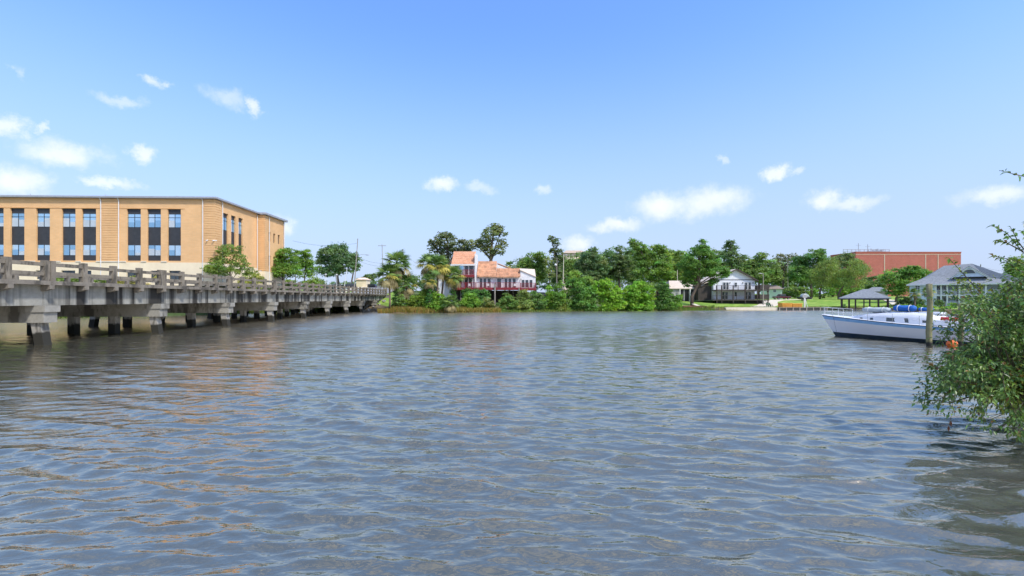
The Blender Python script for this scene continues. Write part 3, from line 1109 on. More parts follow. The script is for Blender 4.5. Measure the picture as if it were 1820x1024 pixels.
def tile_roof(parent, x0, x1, y0, z0, y1, z1, m):
    """shed roof of clay barrel tiles climbing from (y0,z0) to (y1,z1)"""
    base = MB().slab([(x0, y0, z0), (x1, y0, z0), (x1, y1, z1), (x0, y1, z1)], .16).build('roof', m, parent)
    t = MB()
    n = int((x1 - x0) / .30)
    rng = random.Random(int(x0 * 100))
    for i in range(n):
        x = x0 + (x1 - x0) * (i + .5) / n
        rows = 7
        for r in range(rows):
            a, b = r / rows, (r + 1.06) / rows
            j = rng.uniform(-.012, .012)
            pa = (x + j, y0 + (y1 - y0) * a, z0 + (z1 - z0) * a + .07)
            pb = (x + j, y0 + (y1 - y0) * min(b, 1), z0 + (z1 - z0) * min(b, 1) + .045)
            t.tube([pa, pb], [.105, .09], 5)
    o = t.build('roof_tiles', m, base)
    o['kind'] = 'stuff'
    return base

def build_orange_house():
    f = Fac(866, 108.0, 2.6)
    X, Z = f.X, f.Z
    r = f.root('waterfront_house')
    tag(r, 'white stucco waterfront house with orange tile roofs and dark red balconies', 'house')
    zd = Z(511.5)                       # deck floor
    D = 9.0
    w = MB()
    w.box(X(803), X(845), .0, D, zd - .2, Z(471))            # tower
    w.box(X(845) + .002, X(882), .3, D, zd - .2, Z(492))
    w.box(X(882) + .002, X(925), .15, D, zd - .2, Z(492))
    w.prism([(X(925) + .003, zd - .2), (X(952), zd - .2), (X(952), Z(493)), (X(940), Z(486)), (X(925) + .003, Z(481.5))], 'y', .4, D)
    w.prism([(X(844), Z(451)), (X(846.6), Z(451)), (X(846.6), zd - .2), (X(844), zd - .2)], 'y', -.5, 4.2)   # tower fin wall
    w.prism([(X(876), Z(467)), (X(884), Z(468)), (X(916), Z(481)), (X(916), Z(492)), (X(876), Z(492))], 'y', 3.4, 6)
    w.build('wall', M['stucco'], r)
    tile_roof(r, X(802.5), X(843.5), -.7, Z(470.5), 4.0, Z(450) + .75, M['clay'])
    MB().prism([(X(802), Z(470)), (X(844), Z(470)), (X(844), Z(472.5)), (X(802), Z(472.5))], 'y', -.72, -.62).build('fascia', M['white_trim'], r)
    tile_roof(r, X(847.6), X(882), -.45, Z(491.5), 4.4, Z(468) + .8, M['clay_moss'])
    tile_roof(r, X(882) + .05, X(924.5), -.55, Z(492), 2.9, Z(479) + .4, M['clay_moss'])
    MB().slab([(X(883), 3.3, Z(467.3) + .25), (X(917), 3.3, Z(480.5) + .25), (X(917), 6.4, Z(480.5) + .25), (X(883), 6.4, Z(467.3) + .25)], .15).build('roof', M['clay'], r)
    MB().slab([(X(924), .2, Z(480) + .1), (X(952.5), .2, Z(491.5)), (X(952.5), 6, Z(481) + .7), (X(924), 6, Z(480) + .8)], .14).build('roof', M['roof_beige'], r)
    MB().box(X(797), X(803.5), 3.5, 3.9, Z(466), Z(461)).build('parapet', M['clay'], r)
    # side wing behind the palms
    MB().box(X(776), X(803) - .02, 2.0, D, -.4, Z(489)).build('side_wing', M['stucco'], r)
    # storeys, doors
    def door(px0, px1, py0, y, zf, nm='glass_door'):
        return window(r, X(px0), X(px1), zf, Z(py0), y, .10, bars=(0, 0), name=nm)
    for a, b in ((826, 831.6), (833.4, 839)):
        door(a, b, 494, -.03, zd + .05)
    door(814, 820.5, 494, -.03, zd + .05)
    for a, b in ((852.5, 857), (859.3, 864), (867, 872)):
        door(a, b, 494.8, .27, zd + .05)
    for a, b in ((883.5, 890.5), (897, 901.5), (904, 908.5), (911.5, 916.5)):
        door(a, b, 495.3 if a > 890 else 495, .12, zd + .05)
    for a, b in ((927.5, 932), (934, 939), (941.5, 946.3)):
        door(a, b, 497.5, .37, zd + .05)
    zu = Z(489)
    for a, b in ((808, 813.5), (816, 824), (826.5, 832), (834, 841.5)):
        window(r, X(a), X(b), zu + .1, Z(471.8), -.03, .10, gm='glass_blue' if a < 826 else 'glass_dark', bars=(0, 1), name='glass_door')
    for px, py in ((850, 493), (893, 494), (926, 495.5)):
        MB().box(X(px) - .1, X(px) + .1, -.2, .1, Z(py + 1.5), Z(py)).build('wall_lamp', M['black'], r)
    # decks
    def deck(px0, px1, z, y0, y1, tag_='deck'):
        o = MB().box(X(px0), X(px1), y0, y1, z - .55, z).build(tag_, M['red_paint'], r)
        return o
    deck(812, 847, zd, -2.6, -.02)
    deck(847.2, 924.8, zd - .004, -2.3, .10)
    deck(925, 952.5, zd - .10, -1.8, .35)
    deck(806, 843.6, zu, -1.7, -.02, 'balcony')
    for a, b, y, z in ((812, 847, -2.5, zd), (847.6, 882, -2.2, zd), (882, 924.5, -2.2, zd), (925.4, 952, -1.7, zd - .1), (806, 843, -1.6, zu)):
        railing(r, (X(a), y), (X(b), y), z, 1.15, M['red_paint'], .17, 2.2, bal=.055)
    railing(r, (X(952), -1.7), (X(952), .2), zd - .1, 1.15, M['red_paint'], .17, 2, bal=.055)
    for px, y, t in ((880, -2.5, 505), (922, -2.45, 513), (903, -.6, 516), (846, -1.6, 516), (860, -.5, 516), (912, 1, 516), (944, -1.2, 517), (820, -1.5, 516)):
        MB().tube([(X(px), y, -3.4), (X(px) + .03, y, Z(t))], .17 if px in (880, 922) else .13, 8).build('stilt', M['grey_wood'], r)
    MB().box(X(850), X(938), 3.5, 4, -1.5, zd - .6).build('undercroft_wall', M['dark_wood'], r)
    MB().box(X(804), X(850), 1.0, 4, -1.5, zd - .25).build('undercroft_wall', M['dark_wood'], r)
    for px in (868, 915, 835):           # chairs on the deck read as pale slats
        c = MB()
        x = X(px)
        c.box(x - .28, x + .28, -1.6, -1.05, zd + .36, zd + .42).box(x - .28, x + .28, -1.08, -1.02, zd + .42, zd + .95)
        for dx in (-.25, .25):
            for dy in (-1.57, -1.1):
                c.box(x + dx - .03, x + dx + .03, dy - .03, dy + .03, zd, zd + .36)
        c.build('deck_chair', M['white_trim'], r)
build_orange_house()

def build_gable_house():
    f = Fac(1308, 132.0, 1.0)
    X, Z = f.X, f.Z
    r = f.root('lake_house')
    tag(r, 'two-storey white gabled house with dark wooden decks on posts at the shore', 'house')
    x0, x1 = X(1268), X(1341.5)
    ze, za = Z(497), Z(478.5)
    z1, z2 = Z(532.5), Z(515.5)          # deck floors
    D = 11
    xa = (x0 + x1) / 2 + .4
    MB().prism([(x0, z1 - .3), (x1, z1 - .3), (x1, ze), (xa, za - .25), (x0, ze)], 'y', 0, D).build('wall', M['siding_white'], r)
    # lap siding boards: one joined part (a pixel high each)
    sd = MB()
    for k in range(int((ze - z1) / .2)):
        zz = z1 + .05 + k * .2
        sd.prism([(-.035, zz), (0.0, zz), (-.004, zz + .19)], 'x', x0 + .15, x1 - .15)
    o = sd.build('siding_boards', M['siding_white'], r)
    o['kind'] = 'stuff'
    ov = .7
    k = (za - ze) / (xa - x0)
    MB().slab([(x0 - ov, -.8, ze - ov * k + .05), (xa, -.8, za + .05), (xa, D + .4, za + .05), (x0 - ov, D + .4, ze - ov * k + .05)], .22).build('roof', M['roof_beige'], r)
    k2 = (za - ze) / (x1 - xa)
    MB().slab([(xa, -.8, za + .05), (x1 + ov, -.8, ze - ov * k2 + .05), (x1 + ov, D + .4, ze - ov * k2 + .05), (xa, D + .4, za + .05)], .22).build('roof', M['shingle_brown'], r)
    MB().bar((x0 - ov, -.85, ze - ov * k - .05), (xa, -.85, za - .05), .08, .3).build('bargeboard', M['dark_wood'], r)
    MB().bar((xa, -.85, za - .05), (x1 + ov, -.85, ze - ov * k2 - .05), .08, .3).build('bargeboard', M['dark_wood'], r)
    MB().box(x0, x1, -.06, -.002, ze - .18, ze + .02).build('trim_band', M['dark_wood'], r)
    MB().slab([(x0 - 4.2, .5, ze - 1.6), (x0 - .02, .5, ze - .2), (x0 - .02, 8, ze - .2), (x0 - 4.2, 8, ze - 1.6)], .2).build('side_roof', M['roof_beige'], r)
    MB().box(x0 - 3.9, x0 - .02, 1.2, 7.5, z1 - .3, ze - 1.75).build('side_wing', M['dark_wood'], r)  # wing coloured dark: the shade under the oak is put into its material
    for zf, cols in ((z2, ((1285, 1289.3), (1290.5, 1294.5))), (z2, ((1323.5, 1328), (1329.8, 1334))), (z1, ((1282.5, 1287), (1288.5, 1293))), (z1, ((1323.5, 1328), (1329.8, 1334)))):
        for a, b in cols:
            window(r, X(a), X(b), zf + .15, zf + 2.15, -.05, .12, bars=(0, 1), name='glass_door')
    for zf in (z2, z1):
        window(r, X(1305.5), X(1309.5), zf + .95, zf + 2.1, -.05, .10, bars=(0, 1))
    for px in (1297, 1320, 1338):
        MB().box(X(px) - .09, X(px) + .09, -.25, -.06, z2 + 1.9, z2 + 2.2).build('wall_lamp', M['black'], r)
    yd = -3.0
    xl, xr = X(1259), X(1357)
    MB().box(X(1265), xr, yd, -.09, z2 - .25, z2).build('upper_deck', M['dark_wood'], r)
    MB().box(xl, xr, yd, -.09, z1 - .30, z1).build('lower_deck', M['dark_wood'], r)
    MB().box(x1 + .05, xr, -.08, 5, z2 - .25, z2).build('upper_deck', M['dark_wood'], r)
    MB().box(x1 + .05, xr, -.08, 5, z1 - .30, z1).build('lower_deck', M['dark_wood'], r)
    for a, z in ((X(1265), z2), (xl, z1)):
        railing(r, (a, yd + .08), (X(1341), yd + .08), z, 1.25, M['dark_wood'], .22, 3.2, bal=.03)
        MB().box(X(1340.5), xr, yd + .03, yd + .09, z + .08, z + 1.45).build('screen_panel', M['dark_wood'], r)
        MB().box(xr - .06, xr, yd + .1, 4.9, z + .08, z + 1.45).build('screen_panel', M['dark_wood'], r)
    for px in (1266, 1274.5, 1294.5, 1315.5, 1336.5, 1355):
        MB().box(X(px) - .12, X(px) + .12, yd - .03, yd + .21, -.5, z2 + 1.25).build('deck_post', M['dark_wood'], r)
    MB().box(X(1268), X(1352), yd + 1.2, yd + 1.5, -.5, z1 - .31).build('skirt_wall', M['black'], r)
    for k_ in range(14):
        x = X(1276) + k_ * (X(1334) - X(1276)) / 13
        MB().box(x - .03, x + .03, yd + 1.12, yd + 1.19, -.5, z1 - .31).build('skirt_batten', M['dark_wood'], r)
    st = MB()
    for i in range(8):
        st.box(X(1337) + i * .28, X(1337) + i * .28 + .3, yd - 1.1, yd - .1, z1 - .35 - i * .22, z1 - .29 - i * .22)
    st.bar((X(1336.5), yd - 1.1, z1 + .8), (X(1336.5) + 2.3, yd - 1.1, z1 - 1.0), .06, .1)
    st.build('stair', M['dark_wood'], r)
build_gable_house()

def simple_house(name, label, px0, px1, d, zg, pe, pr, wall, roof, depth=9, hip=True, ov=.5, wins=(), cat='house', rz=0.0, ridge=.3):
    f = Fac((px0 + px1) / 2, d, zg, rz, px0 > 1345)
    X, Z = f.X, f.Z
    r = tag(f.root(name), label, cat)
    x0, x1 = X(px0), X(px1)
    ze, zr = Z(pe), Z(pr)
    MB().box(x0, x1, 0, depth, -.6, ze).build('wall', M[wall], r)
    m = (x1 - x0) * ridge
    a, b, c, e = (x0 - ov, -ov, ze), (x1 + ov, -ov, ze), (x1 + ov, depth + ov, ze), (x0 - ov, depth + ov, ze)
    i = m if hip else -ov
    p, q = (x0 + i, depth / 2, zr), (x1 - i, depth / 2, zr)
    lo = [(v[0], v[1], v[2] - .18) for v in (a, b, c, e)]
    MB().add([a, b, c, e, p, q] + lo, [(0, 1, 5, 4), (1, 2, 5), (2, 3, 4, 5), (3, 0, 4), (9, 8, 7, 6), (0, 6, 7, 1), (1, 7, 8, 2), (2, 8, 9, 3), (3, 9, 6, 0)]).build('roof', M[roof], r)
    for (a, b, t, bt) in wins:
        window(r, X(a), X(b), Z(bt), Z(t), -.04, .09)
    return r, f

r_, f_ = simple_house('boat_shed', 'low grey shed with a beige roof and bays filled with black shade panels behind the big oak', 1192, 1234, 136, 2.2, 512.5, 498, 'grey_wall', 'roof_beige', 8, True, .5, (), 'shed', ridge=.12)
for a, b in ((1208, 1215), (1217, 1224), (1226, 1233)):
    MB().box(f_.X(a), f_.X(b), -.05, .3, -.3, f_.Z(515)).build('bay_shade_panel', M['black'], r_)  # black panels painted in as the shade inside the bays
for px in (1207, 1225):
    MB().box(f_.X(px) - .12, f_.X(px) + .12, -.8, -.56, -.5, f_.Z(513.6)).build('post', M['white_trim'], r_)
simple_house('bungalow', 'pale green bungalow with a brown hip roof behind the maroon pickup', 1352, 1390, 165, 2.2, 513.5, 506, 'siding_green', 'shingle_brown', 9, True, .5, ((1362.5, 1367, 514.8, 519.5), (1374.5, 1379, 514.8, 519.5)))
simple_house('carport', 'low cream-roofed carport behind the clipped hedge', 1388, 1428, 185, 3.0, 513.5, 509.5, 'grey_wall', 'roof_beige', 9, True, .4, (), 'carport', ridge=.2)
simple_house('hip_roof_house', 'house with a dark slate-grey hip roof beside the blue house', 1760, 1812, 122, 1.4, 502, 484.5, 'siding_white', 'shingle_dark', 9, True, .6, ((1770, 1776, 506, 514), (1790, 1796, 506, 514)), ridge=.45)
simple_house('kiosk', 'small tan kiosk with a shallow pinkish roof up the road', 633, 651, 150, 6.9, 496.5, 493, 'stone_cream', 'peach', 4, True, .3, (), 'kiosk')
simple_house('grey_cottage', 'grey roofed cottage behind the boathouse', 1538, 1578, 150, 2.5, 518, 510, 'grey_wall', 'shingle_grey', 9, True, .5, ())

def build_blue_house():
    f = Fac(1690, 106.0, .95, 0, True)
    X, Z = f.X, f.Z
    r = tag(f.root('balcony_house'), 'pale blue two-storey house with white balconies and a grey roof', 'house')
    ze = Z(505)
    zf2 = Z(524)
    D = 11
    MB().box(X(1613), X(1662), 0, D, -.6, ze - .02).build('wall', M['siding_blue'], r)
    MB().box(X(1662) + .01, X(1800), 2.6, D, -.6, ze - .02).build('wall', M['siding_blue'], r)
    # hip roof with a flatter skirt over the porch
    a, b, c, e = (X(1607), -.6, ze), (X(1815), -.6, ze), (X(1815), D + .5, ze), (X(1607), D + .5, ze)
    p, q = (X(1690) - 1.2, D * .55, Z(478) + 1.1), (X(1728), D * .55, Z(476) + 1.1)
    k1, k2 = (X(1648), 2.6, Z(491) + .2), (X(1752), 3.0, Z(494) + .1)
    lo = [(v[0], v[1], v[2] - .22) for v in (a, b, c, e)]
    MB().add([a, b, c, e, p, q, k1, k2] + lo, [(0, 1, 7, 6), (6, 7, 5, 4), (1, 2, 5, 7), (2, 3, 4, 5), (3, 0, 6, 4), (11, 10, 9, 8), (0, 8, 9, 1), (1, 9, 10, 2), (2, 10, 11, 3), (3, 11, 8, 0)]).build('roof', M['shingle_grey'], r)
    MB().box(X(1607), X(1815), -.66, -.603, ze - .24, ze + .02).build('fascia', M['white_trim'], r)
    # front gable over the balconies
    xa = X(1722)
    MB().prism([(X(1696), Z(492.5)), (X(1749), Z(492.5)), (xa, Z(475.5))], 'y', 1.2, 4).build('gable', M['siding_blue'], r)
    for s, e_ in ((X(1690), xa), (X(1755), xa)):
        MB().bar((s, 1.05, Z(494)), (e_, 1.05, Z(474.5)), .12, .34).build('bargeboard', M['white_trim'], r)
        MB().slab([(s, .95, Z(493.5) + .05), (e_, .95, Z(474) + .1), (e_, 6.5, Z(474) + .1), (s, 6.5, Z(493.5) + .05)], .12).build('gable_roof', M['shingle_grey'], r)
    fan = [(xa + 1.05 * math.cos(t), Z(486.5) + .95 * math.sin(t)) for t in np.linspace(0, math.pi, 13)]
    g = MB().prism(fan, 'y', 1.12, 1.19).build('fan_window', M['glass_dark'], r)
    fr = MB()
    for i in range(12):
        fr.bar((fan[i][0], 1.09, fan[i][1]), (fan[i + 1][0], 1.09, fan[i + 1][1]), .1, .14)
    fr.build('frame', M['white_trim'], g)
    window(r, X(1624.5), X(1632.8), Z(514.5), Z(507), -.04, .12, bars=(1, 1))
    window(r, X(1646), X(1653), Z(514.5), Z(507), -.04, .12, bars=(1, 1))
    for px in (1668, 1678, 1700, 1715, 1740, 1770, 1785):
        window(r, X(px), X(px + 6), Z(523), Z(508), 2.56, .1, bars=(1, 1), name='glass_door')
        window(r, X(px), X(px + 6), .1, 2.2, 2.56, .1, bars=(1, 1), name='glass_door')
    MB().box(X(1662) + .02, X(1800), 0, 2.58, zf2 - .3, zf2).build('balcony', M['white_trim'], r)
    MB().box(X(1662) + .02, X(1800), 0, 2.58, -.4, .1).build('porch', M['white_trim'], r)
    railing(r, (X(1663), .1), (X(1800), .1), zf2, 1.05, M['white_trim'], .16, 2.7, bal=.05)
    railing(r, (X(1663), .1), (X(1800), .1), .1, 1.05, M['white_trim'], .16, 2.7, bal=.05)
    for px in (1663, 1672.5, 1683.5, 1705, 1727, 1750, 1775, 1799):
        MB().box(X(px) - .13, X(px) + .13, -.03, .23, -.6, ze - .25).build('porch_post', M['white_trim'], r)
    MB().box(X(1661) - .08, X(1662) + .02, -.1, .02, -.5, ze - .25).build('corner_board', M['white_trim'], r)
build_blue_house()

def build_red_building():
    f = Fac(1612, 215.0, 4.0)
    X, Z = f.X, f.Z
    r = tag(f.root('brick_block'), 'large windowless red brick building rising behind the trees', 'building')
    zt = Z(449.5)
    MB().box(X(1521), X(1708), 0, 17, -1, zt).build('wall', M['brick_red'], r)
    MB().box(X(1520.6), X(1708.4), -.12, 17.1, zt + .003, zt + .5).build('parapet', M['roof_red'], r)
    MB().box(X(1521), X(1708), -.10, -.004, Z(452.6), Z(452)).build('string_course', M['stone_light'], r)
    for px in (1572, 1645, 1667):
        MB().box(X(px) - .12, X(px) + .12, -.12, -.004, 0, Z(452.7)).build('pilaster_joint', M['stone_light'], r)
    for px in (1533, 1548):
        a = MB().prism([(X(px) - 1, 1), (X(px) + 1, 1), (X(px) + 1, Z(497)), (X(px), Z(494)), (X(px) - 1, Z(497))], 'y', -.08, .1).build('arched_window', M['glass_dark'], r)
        MB().box(X(px) - 1.2, X(px) + 1.2, -.12, -.082, Z(508), Z(507)).build('sill', M['stone_light'], a)
    for yy in (4, 9, 14):
        MB().box(X(1521) - .06, X(1521) + .1, yy - .6, yy + .6, Z(476), Z(463)).build('window', M['glass_dark'], r)
    # rooftop: railings, mechanical screen, antennas
    rl = MB()
    for z in (Z(442.5), Z(445.5)):
        rl.bar((X(1507), 3, z), (X(1590), 3, z), .18, .18)
    for px in np.linspace(1507, 1590, 12):
        rl.bar((X(px), 3, zt), (X(px), 3, Z(442)), .16, .16)
    rl.build('roof_railing', M['metal_grey'], r)
    ms = MB()
    for px in np.linspace(1566, 1588, 10):
        ms.bar((X(px), 6, zt), (X(px), 6, Z(439.5 + (px % 3))), .25, .25)
    ms.box(X(1566), X(1588), 6.5, 10, zt + .5, Z(444))
    ms.build('mechanical_screen', M['metal_grey'], r)
    MB().box(X(1674), X(1690), 4, 9, zt + .5, Z(446.3)).build('roof_hatch', M['roof_red'], r)
    for px, t in ((1540, 430), (1557, 432)):
        MB().tube([(X(px), 5, zt), (X(px), 5, Z(t))], .12, 6).bar((X(px) - 1.2, 5, Z(t + 4)), (X(px) + 1.2, 5, Z(t + 4)), .1).build('antenna', M['metal_grey'], r)
build_red_building()

def build_peach():
    f = Fac(1020, 270.0, 5.0)
    X, Z = f.X, f.Z
    r = tag(f.root('apartment_block'), 'peach coloured block just showing above the centre trees', 'building')
    MB().box(X(1003), X(1041), 0, 20, -1, Z(450)).build('wall', M['peach'], r)
    MB().prism([(X(1000), Z(450)), (X(1042), Z(450)), (X(1034), Z(445.5)), (X(1006), Z(445.5))], 'y', -1, 21).build('roof', M['peach'], r)
    MB().box(X(1001), X(1043), -.3, -.003, Z(451.5), Z(450.5)).build('cornice', M['stone_light'], r)
build_peach()

# ------------------------------------------------------------------ boathouse
def build_boathouse():
    f = Fac(1536, 108.0, 0.0, 0, True)
    X, Z = f.X, f.Z
    r = tag(f.root('boathouse'), 'open boathouse with a grey hip roof on dark posts over the water', 'boathouse')
    ze, zr = Z(529.5), Z(515.5)
    x0, x1, D = X(1489), X(1583), 7.0
    ap0, ap1 = (X(1534), D / 2, zr + .25), (X(1543), D / 2, zr + .25)
    a, b, c, e = (x0, 0, ze), (x1, 0, ze), (x1, D, ze), (x0, D, ze)
    lo = [(v[0], v[1], v[2] - .2) for v in (a, b, c, e)]
    MB().add([a, b, c, e, ap0, ap1] + lo, [(0, 1, 5, 4), (1, 2, 5), (2, 3, 4, 5), (3, 0, 4), (9, 8, 7, 6), (0, 6, 7, 1), (1, 7, 8, 2), (2, 8, 9, 3), (3, 9, 6, 0)]).build('roof', M['shingle_grey'], r)
    for px in (1494, 1508, 1520, 1535.5, 1546, 1561.5, 1578):
        for y in (.4, D - .4):
            MB().box(X(px) - .13, X(px) + .13, y - .13, y + .13, -1.5, ze - .2).build('post', M['dark_wood'], r)
    for y in (.4, D - .4):
        MB().box(x0 + .4, x1 - .4, y - .08, y + .08, ze - .42, ze - .203).build('beam', M['dark_wood'], r)
    MB().box(x0 + .3, x1 - .3, D - 1.5, D - .1, .35, .5).build('walkway', M['grey_wood'], r)
    # tools and tackle that hang at the posts read as a bushy clump: a coiled net
    n = MB()
    for i in range(9):
        n.tube([(X(1500) + .25 * math.cos(t + i), .1 + .2 * math.sin(t), .5 + .12 * i) for t in np.linspace(0, 6.28, 10)], .05, 5)
    n.build('rope_coil', M['green_plastic'], r)
build_boathouse()

# ------------------------------------------------------------------ sea wall (each panel is a part)
def build_seawall():
    r = empty('sea_wall', at(1385, 111.0, 0), -YAW)
    tag(r, 'dark timber sea wall in front of the orange tubs', 'wall')
    s = 111.0 / F
    me = MB().box(.04, 12 * s - .04, -.08, .08, -.8, .62).mesh('panel', M['seawall'])
    for i in range(7):
        put('panel', me, r, (i * 12 * s, .04 * (i % 2), .03 * ((i * 7) % 3)))
    pm = MB().box(-.11, .11, -.2, -.081, -1, .78).mesh('post', M['grey_wood'])
    for i in range(8):
        put('post', pm, r, (i * 12 * s, 0, 0))
    MB().box(-.1, 84 * s, -.16, .30, .70, .80).build('cap', M['grey_wood'], r)
    r2 = empty('concrete_edge', at(1290, 111.4, 0), -YAW)
    tag(r2, 'low pale concrete edge along the shore below the white house', 'wall')
    MB().box(0, 92 * s, -.1, .5, -.6, .68).build('footing', M['stone_light'], r2)
    MB().box(0, 92 * s, .52, 1.5, -.6, .72).build('slab', M['stone_light'], r2)
build_seawall()
ribbon('driveway', [at(1352, 115)[:2], at(1362, 121)[:2], at(1366, 128)[:2], at(1366, 140)[:2], at(1380, 149)[:2], at(1420, 153)[:2]], 4.6, M['stone_light'], .12, 'pale sandy drive down to the water', .3)
ribbon('gravel_track', [at(1560, 160)[:2], at(1580, 148)[:2], at(1590, 135)[:2], at(1598, 122)[:2]], 3.0, M['stone_light'], .1, 'pale gravel track beside the boathouse', .25)

# ------------------------------------------------------------------ vehicles
def wheel(parent, x, y, r=.36, w=.24):
    t = MB().tube([(x, y - w / 2, r), (x, y + w / 2, r)], r, 18).build('wheel', M['rubber'], parent)
    MB().tube([(x, y - w / 2 - .012, r), (x, y + w / 2 + .012, r)], r * .6, 12).build('rim', M['chrome'], t)

def vehicle(name, label, px, d, rz, paint, kind='suv', group=None):
    r = empty(name, at(px, d, gz(px, d) + .05), -YAW + rz)
    tag(r, label, 'truck' if kind == 'pickup' else 'car', group)
    W = .95
    if kind == 'pickup':
        low = [(-2.75, .45), (2.7, .45), (2.75, .75), (2.65, 1.05), (1.35, 1.12), (.2, 1.12), (-2.72, 1.08), (-2.78, .8)]
        cab = [(1.25, 1.11), (.62, 1.78), (-.85, 1.80), (-1.05, 1.11)]
        wn = [(1.08, 1.16), (.58, 1.70), (-.78, 1.72), (-.95, 1.16)]
        ax = (-1.75, 1.75)
    elif kind == 'suv':
        low = [(-2.3, .42), (2.25, .42), (2.32, .7), (2.2, 1.0), (1.1, 1.1), (-2.28, 1.1), (-2.36, .75)]
        cab = [(1.05, 1.09), (.35, 1.70), (-1.95, 1.72), (-2.25, 1.09)]
        wn = [(.88, 1.14), (.3, 1.62), (-1.85, 1.64), (-2.08, 1.14)]
        ax = (-1.4, 1.45)
    MB().prism(low, 'y', -W, W).build('body', paint, r, bevel=.09)
    MB().prism(cab, 'y', -W + .12, W - .12).build('cabin', paint, r, bevel=.08)
    for y in (-W + .105, W - .125):
        MB().prism(wn, 'y', y, y + .02).build('window', M['glass_dark'], r)
    fx = cab[0][0]
    MB().prism([(fx + .02, 1.14), (cab[1][0] + .03, 1.68), (cab[1][0] + .07, 1.68), (fx + .06, 1.14)], 'y', -W + .2, W - .2).build('windscreen', M['glass_dark'], r)
    if kind == 'pickup':
        MB().box(-2.6, -1.12, -W + .1, W - .1, 1.07, 1.10).build('bed', M['black'], r)
    for x in ax:
        for y in (-W + .1, W - .1):
            wheel(r, x, y)
    for y in (-.68, .68):
        MB().box(low[2][0] - .1, low[2][0] + .02, y - .17, y + .17, .74, .9).build('headlight', M['chrome'], r)
        MB().box(low[-1][0] - .02, low[-1][0] + .1, y - .12, y + .12, .78, .98).build('tail_light', M['red_paint'], r)
    MB().box(low[1][0] - .05, low[1][0] + .09, -W + .05, W - .05, .42, .6).build('bumper', M['chrome'], r)
    return r
vehicle('pickup_truck', 'maroon pickup truck parked on the drive before the green bungalow', 1389, 151, R(188), M['maroon'], 'pickup')
vehicle('parked_car', 'dark blue car parked beside the screened fence near the road pole', 619, 140, R(200), M['navy_paint'])
vehicle('parked_car', 'black car parked to the right of the tan kiosk', 657, 152, R(175), M['navy_paint'])
vehicle('parked_car', 'dark car parked beyond the white house with red balconies', 963, 130, R(20), M['black'])
vehicle('parked_car', 'dark car half hidden under the trees beside the road', 596, 150, R(190), M['silver_paint'])
# ------------------------------------------------------------------ poles, signs, small things on the far shore
def utility_pole(label, px, d, ptop, lean=0.0, arm=None, lamp=None, pbase=None, m='grey_wood', rad=.16, name='utility_pole', cat='pole'):
    z0 = gz(px, d)
    r = empty(name, at(px, d, z0 - .2), -YAW)
    tag(r, label, cat)
    s = d / F
    zt = zpy(ptop, d) - z0 + .2
    MB().tube([(0, 0, 0), (lean * s * .5, 0, zt / 2), (lean * s, 0, zt)], [rad, rad * .85, rad * .65], 8).build('pole', M[m], r)
    if arm:
        zz = zpy(arm[0], d) - z0 + .2
        a = MB().box(lean * s - arm[1] * s, lean * s + arm[1] * s, -.14, -.02, zz - .08, zz + .08).build('crossarm', M[m], r)
        for k in (-.9, -.5, .5, .9):
            MB().tube([(lean * s + k * arm[1] * s, -.08, zz + .08), (lean * s + k * arm[1] * s, -.08, zz + .28)], [.06, .04], 6).build('insulator', M['metal_grey'], a)
    if lamp:
        pxl, pyl = lamp
        zl = zpy(pyl, d) - z0 + .2
        xl = (pxl - px) * s
        MB().tube([(lean * s * .8, 0, zl - .5), (xl * .5 + lean * s * .3, 0, zl + .1), (xl, 0, zl)], .05, 6).build('lamp_arm', M['metal_grey'], r)
        MB().sphere((xl + math.copysign(.45, xl), 0, zl - .03), (.55, .18, .11), 10, 6).build('lamp_head', M['metal_grey'], r, True)
    return r, (lambda k: np.array(at(px, d, 0)) * 0 + k)

P_A = utility_pole('tall leaning wooden utility pole with a street lamp beside the road', 629, 128, 424, 7, None, (650, 453))
P_B = utility_pole('utility pole with a crossarm far up the road', 681, 175, 434, -2, (437, 7))
P_C = utility_pole('bare wooden pole top showing above the roadside palms', 717, 150, 443, -1, rad=.2)
P_D = utility_pole('thin pole just left of the bare pole above the palms', 706, 165, 444, 0, rad=.12)
P_E = utility_pole('grey pole with a round light among the trees by the dark car', 989, 128, 458, 1, None, None, rad=.13)
P_F = utility_pole('tall pale light pole beside the slender dark tree', 1000, 130, 452, 2, None, (1002.5, 452.5), rad=.13, m='stone_light')
P_G = utility_pole('pale pole standing behind the low shed', 1204, 145, 480, 0, None, None, rad=.13, m='stone_light')
P_H = utility_pole('utility pole at the end of the white house decks', 1356.5, 124, 486, 0, None, (1354.5, 486), rad=.15)
P_I = utility_pole('tall thin utility pole behind the clipped hedge', 1401, 185, 468, -1, (472, 3), None, rad=.18, m='stone_light')
P_J = utility_pole('pole rising behind the blue house gable', 1741, 150, 470, 2, None, None, rad=.2)
MB_ball = MB().sphere((0, 0, 0), .35, 12, 8)
o = MB_ball.build('lamp_globe', M['white_trim'], P_E[0], True)
o.location = (-.25, -.2, zpy(471, 128) - gz(989, 128) + .2)

